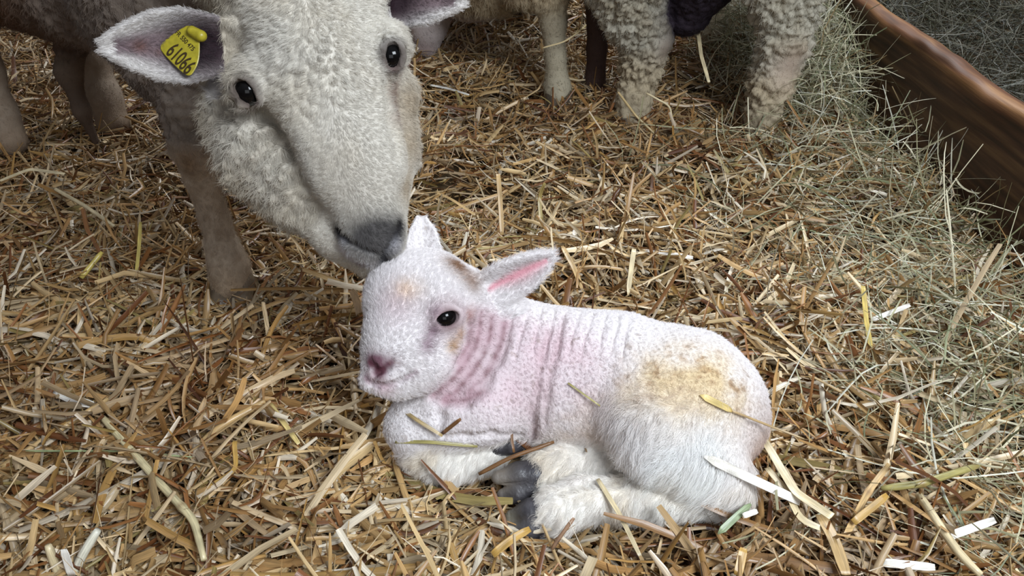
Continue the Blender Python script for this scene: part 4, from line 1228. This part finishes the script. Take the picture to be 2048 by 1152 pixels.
S_([(1104, 1098, .02), (1128, 1062, .035), (1148, 1036, .045)], .0042, lin(150, 118, 92), 'frayed brown twig in front of the lamb\'s lowest hoof', tube=True, name='twig')
S_([(985, 1110, .015), (1020, 1080, .022), (1060, 1058, .025)], .0085, GOLD, 'golden straw strip just under the lamb\'s lowest hoof')
S_([(958, 948, .022), (1020, 915, .040), (1108, 884, .050)], .0048, BROWN, 'brown stem lying between the lamb\'s front hoof and hind feet', tube=True, node=[.5], name='twig')
S_([(1028, 905, .040), (1022, 870, .055), (1027, 848, .065)], .0030, BROWN, 'thin brown twig standing at the lamb\'s front hoof', name='twig')
S_([(782, 802, .075), (830, 838, LH(832, 840, .008)), (885, 872, LH(885, 872, .010))], .0042, lin(170, 148, 104), 'thin straw lying over the lamb\'s folded knee')
S_([(790, 884, .055), (860, 884, LH(860, 884, .008)), (955, 893, LH(955, 893, .008))], .0040, OLIVE, 'olive stalk lying across the lamb\'s folded foreleg')
S_([(884, 868, LH(884, 868, .006)), (922, 838, LH(922, 838, .008))], .0045, BROWN, 'short brown straw resting on the lamb\'s elbow')
S_([(1136, 766, LH(1136, 766, .003)), (1200, 812, LH(1200, 812, .003))], .0022, OLIVE, 'short thin stem stuck on the middle of the lamb\'s flank')
S_([(1400, 790, LH(1400, 790, .003)), (1432, 806, LH(1432, 806, .004)), (1464, 822, LH(1464, 822, .004))], .0075, lin(206, 182, 118), 'yellowish leaf blade stuck low on the lamb\'s rump', taper=(.2, .5), name='straw_leaf')
S_([(1464, 822, LH(1464, 822, .005)), (1540, 852, .085), (1608, 878, .075)], .0026, lin(176, 150, 110), 'thin stem sticking out to the right behind the lamb\'s rump', tube=True)
S_([(0, 936, .03), (100, 872, .045), (216, 798, .055)], .0072, TAN, 'long tan stalk slanting up from the left edge', tube=True, node=[.7])
S_([(108, 782, .05), (150, 802, .05), (196, 812, .045)], .0105, WHITE, 'torn white straw sheath left of the long tan stalk\'s tip', taper=(.5, .3), name='straw_sheath')
S_([(206, 836, .045), (262, 900, .050), (330, 978, .050), (388, 1040, .045), (408, 1120, .035)], .0085, lin(208, 194, 152), 'long bent cream stalk running down towards the bottom left', tube=True, node=[.42, .74])
S_([(52, 902, .05), (220, 902, .05), (384, 914, .045)], .0022, GREEN, 'very thin green stem lying level in the left foreground', tube=True)
S_([(0, 968, .03), (110, 950, .035), (228, 940, .035)], .0085, lin(190, 172, 136), 'greyish flattened stalk lying level at the left edge')
S_([(146, 1151, .02), (170, 1100, .05), (196, 1060, .07)], .0088, lin(232, 228, 208), 'upright pale stub at the bottom left edge', tube=True)
S_([(144, 1151, .03), (128, 1098, .06)], .0085, WHITE, 'white split stub left of the upright pale stub')
S_([(118, 1151, .02), (96, 1090, .055)], .0085, CREAM, 'leaning tan stub left of the white split stub', tube=True)
S_([(400, 888, .03), (450, 846, .045), (530, 804, .05)], .0085, TAN, 'thick tan stalk left of the lamb\'s folded knee', tube=True, node=[.35])
S_([(448, 842, .05), (478, 798, .07), (490, 756, .085)], .0080, lin(180, 138, 84), 'brown-gold blade curling up from the thick tan stalk')
S_([(480, 884, .04), (468, 880, .06), (474, 940, .03), (420, 972, .03)], .0055, GOLD, 'sharply folded golden straw under the thick tan stalk')
S_([(540, 808, .035), (598, 888, .03)], .0060, lin(204, 182, 120), 'straight yellow straw between thick tan stalk and lamb')
S_([(110, 378, .04), (170, 412, .045), (228, 452, .035)], .0070, CREAM, 'long pale stalk left of the ewe\'s foreleg', tube=True)
S_([(162, 556, .035), (204, 504, .06)], .0080, lin(190, 170, 90), 'short yellow stub left of the ewe\'s front hoof', tube=True)
S_([(272, 552, .02), (278, 500, .05), (281, 444, .08)], .0058, lin(196, 176, 96), 'upright yellow straw left of the ewe\'s front leg')
S_([(0, 362, .04), (60, 338, .045), (130, 348, .04)], .0065, CREAM, 'pale curved straw by the ewe\'s hind foot at left edge')
S_([(996, 348, .10), (1000, 395, .07), (1004, 470, .02)], .0080, TAN, 'tall tan blade standing in the hollow behind the lamb')
S_([(1082, 440, .02), (1078, 395, .05), (1090, 366, .08)], .0070, lin(176, 156, 96), 'olive blade standing right of the tall tan blade')
S_([(1286, 500, .03), (1330, 506, .04), (1386, 516, .035)], .0080, WHITE, 'bright white straw on the bedding above the lamb\'s back')
S_([(1268, 498, .06), (1262, 540, .045), (1256, 590, .02)], .0075, CREAM, 'cream stalk slanting down left of the bright white straw', taper=(1, .3))
S_([(1124, 492, .05), (1150, 540, .04), (1166, 584, .02)], .0078, TAN, 'pale brown husk above the lamb\'s shoulder', taper=(.6, .2))
S_([(1744, 640, .035), (1820, 610, .05)], .0070, WHITE, 'white straw right of the lamb\'s back')
S_([(1726, 572, .07), (1732, 640, .05), (1742, 700, .03)], .0070, lin(200, 176, 100), 'upright yellow stalk right of the lamb\'s rump')
S_([(1658, 172, .10), (1690, 212, .07), (1724, 254, .04)], .0062, CREAM, 'slanting cream stalk between standing sheep and plank', tube=True)
S_([(1808, 186, .12), (1870, 186, .13), (1930, 174, .14)], .0052, TAN, 'level brown twig in front of the wooden plank', tube=True, name='twig', node=[.3])
S_([(1942, 204, .13), (1944, 262, .08), (1940, 332, .03)], .0062, BROWN, 'upright brown stub in front of the wooden plank', tube=True, node=[.03])
S_([(1908, 242, .10), (1918, 280, .07), (1932, 312, .04)], .0062, WHITE, 'upright white stub left of the brown stub by the plank', tube=True)
S_([(1925, 178, .14), (1908, 240, .10), (1888, 318, .03)], .0058, TAN, 'tan stalk hanging down from the level brown twig', tube=True)
S_([(1860, 212, .13), (1846, 270, .08), (1836, 332, .03)], .0058, CREAM, 'pale upright stalk below the level brown twig', tube=True)
S_([(1292, 186, .10), (1340, 212, .08), (1350, 278, .03)], .0045, CREAM, 'bent pale stem in front of the woolly left leg of standing sheep', tube=True)
S_([(1236, 184, .12), (1272, 232, .07), (1322, 280, .03)], .0050, lin(190, 166, 120), 'long stem slanting across the foot of the left woolly leg', tube=True)
S_([(950, 430, .02), (905, 400, .03), (872, 384, .03)], .0050, TAN, 'tan straw lying in the shade right of ewe\'s muzzle')
S_([(860, 170, .03), (900, 178, .03), (938, 190, .03)], .0060, WHITE, 'pale stalk beyond the ewe\'s cheek below the grazing muzzle')
S_([(1086, 96, ('d', 1.83)), (1128, 84, ('d', 1.83)), (1162, 62, ('d', 1.85)), (1166, 20, ('d', 1.86))], .0042, lin(206, 184, 140), 'curved yellow stem caught in the wool beside the woolly left leg')
S_([(1396, 62, ('d', 1.85)), (1402, 110, ('d', 1.82)), (1418, 165, ('d', 1.80))], .0085, CREAM, 'cream blade hanging between the standing sheep\'s legs')
S_([(152, 14, ('d', 1.42)), (158, 42, ('d', 1.40)), (176, 78, ('d', 1.38))], .0050, CREAM, 'pale stalk caught in the ewe\'s shoulder wool left of her ear')
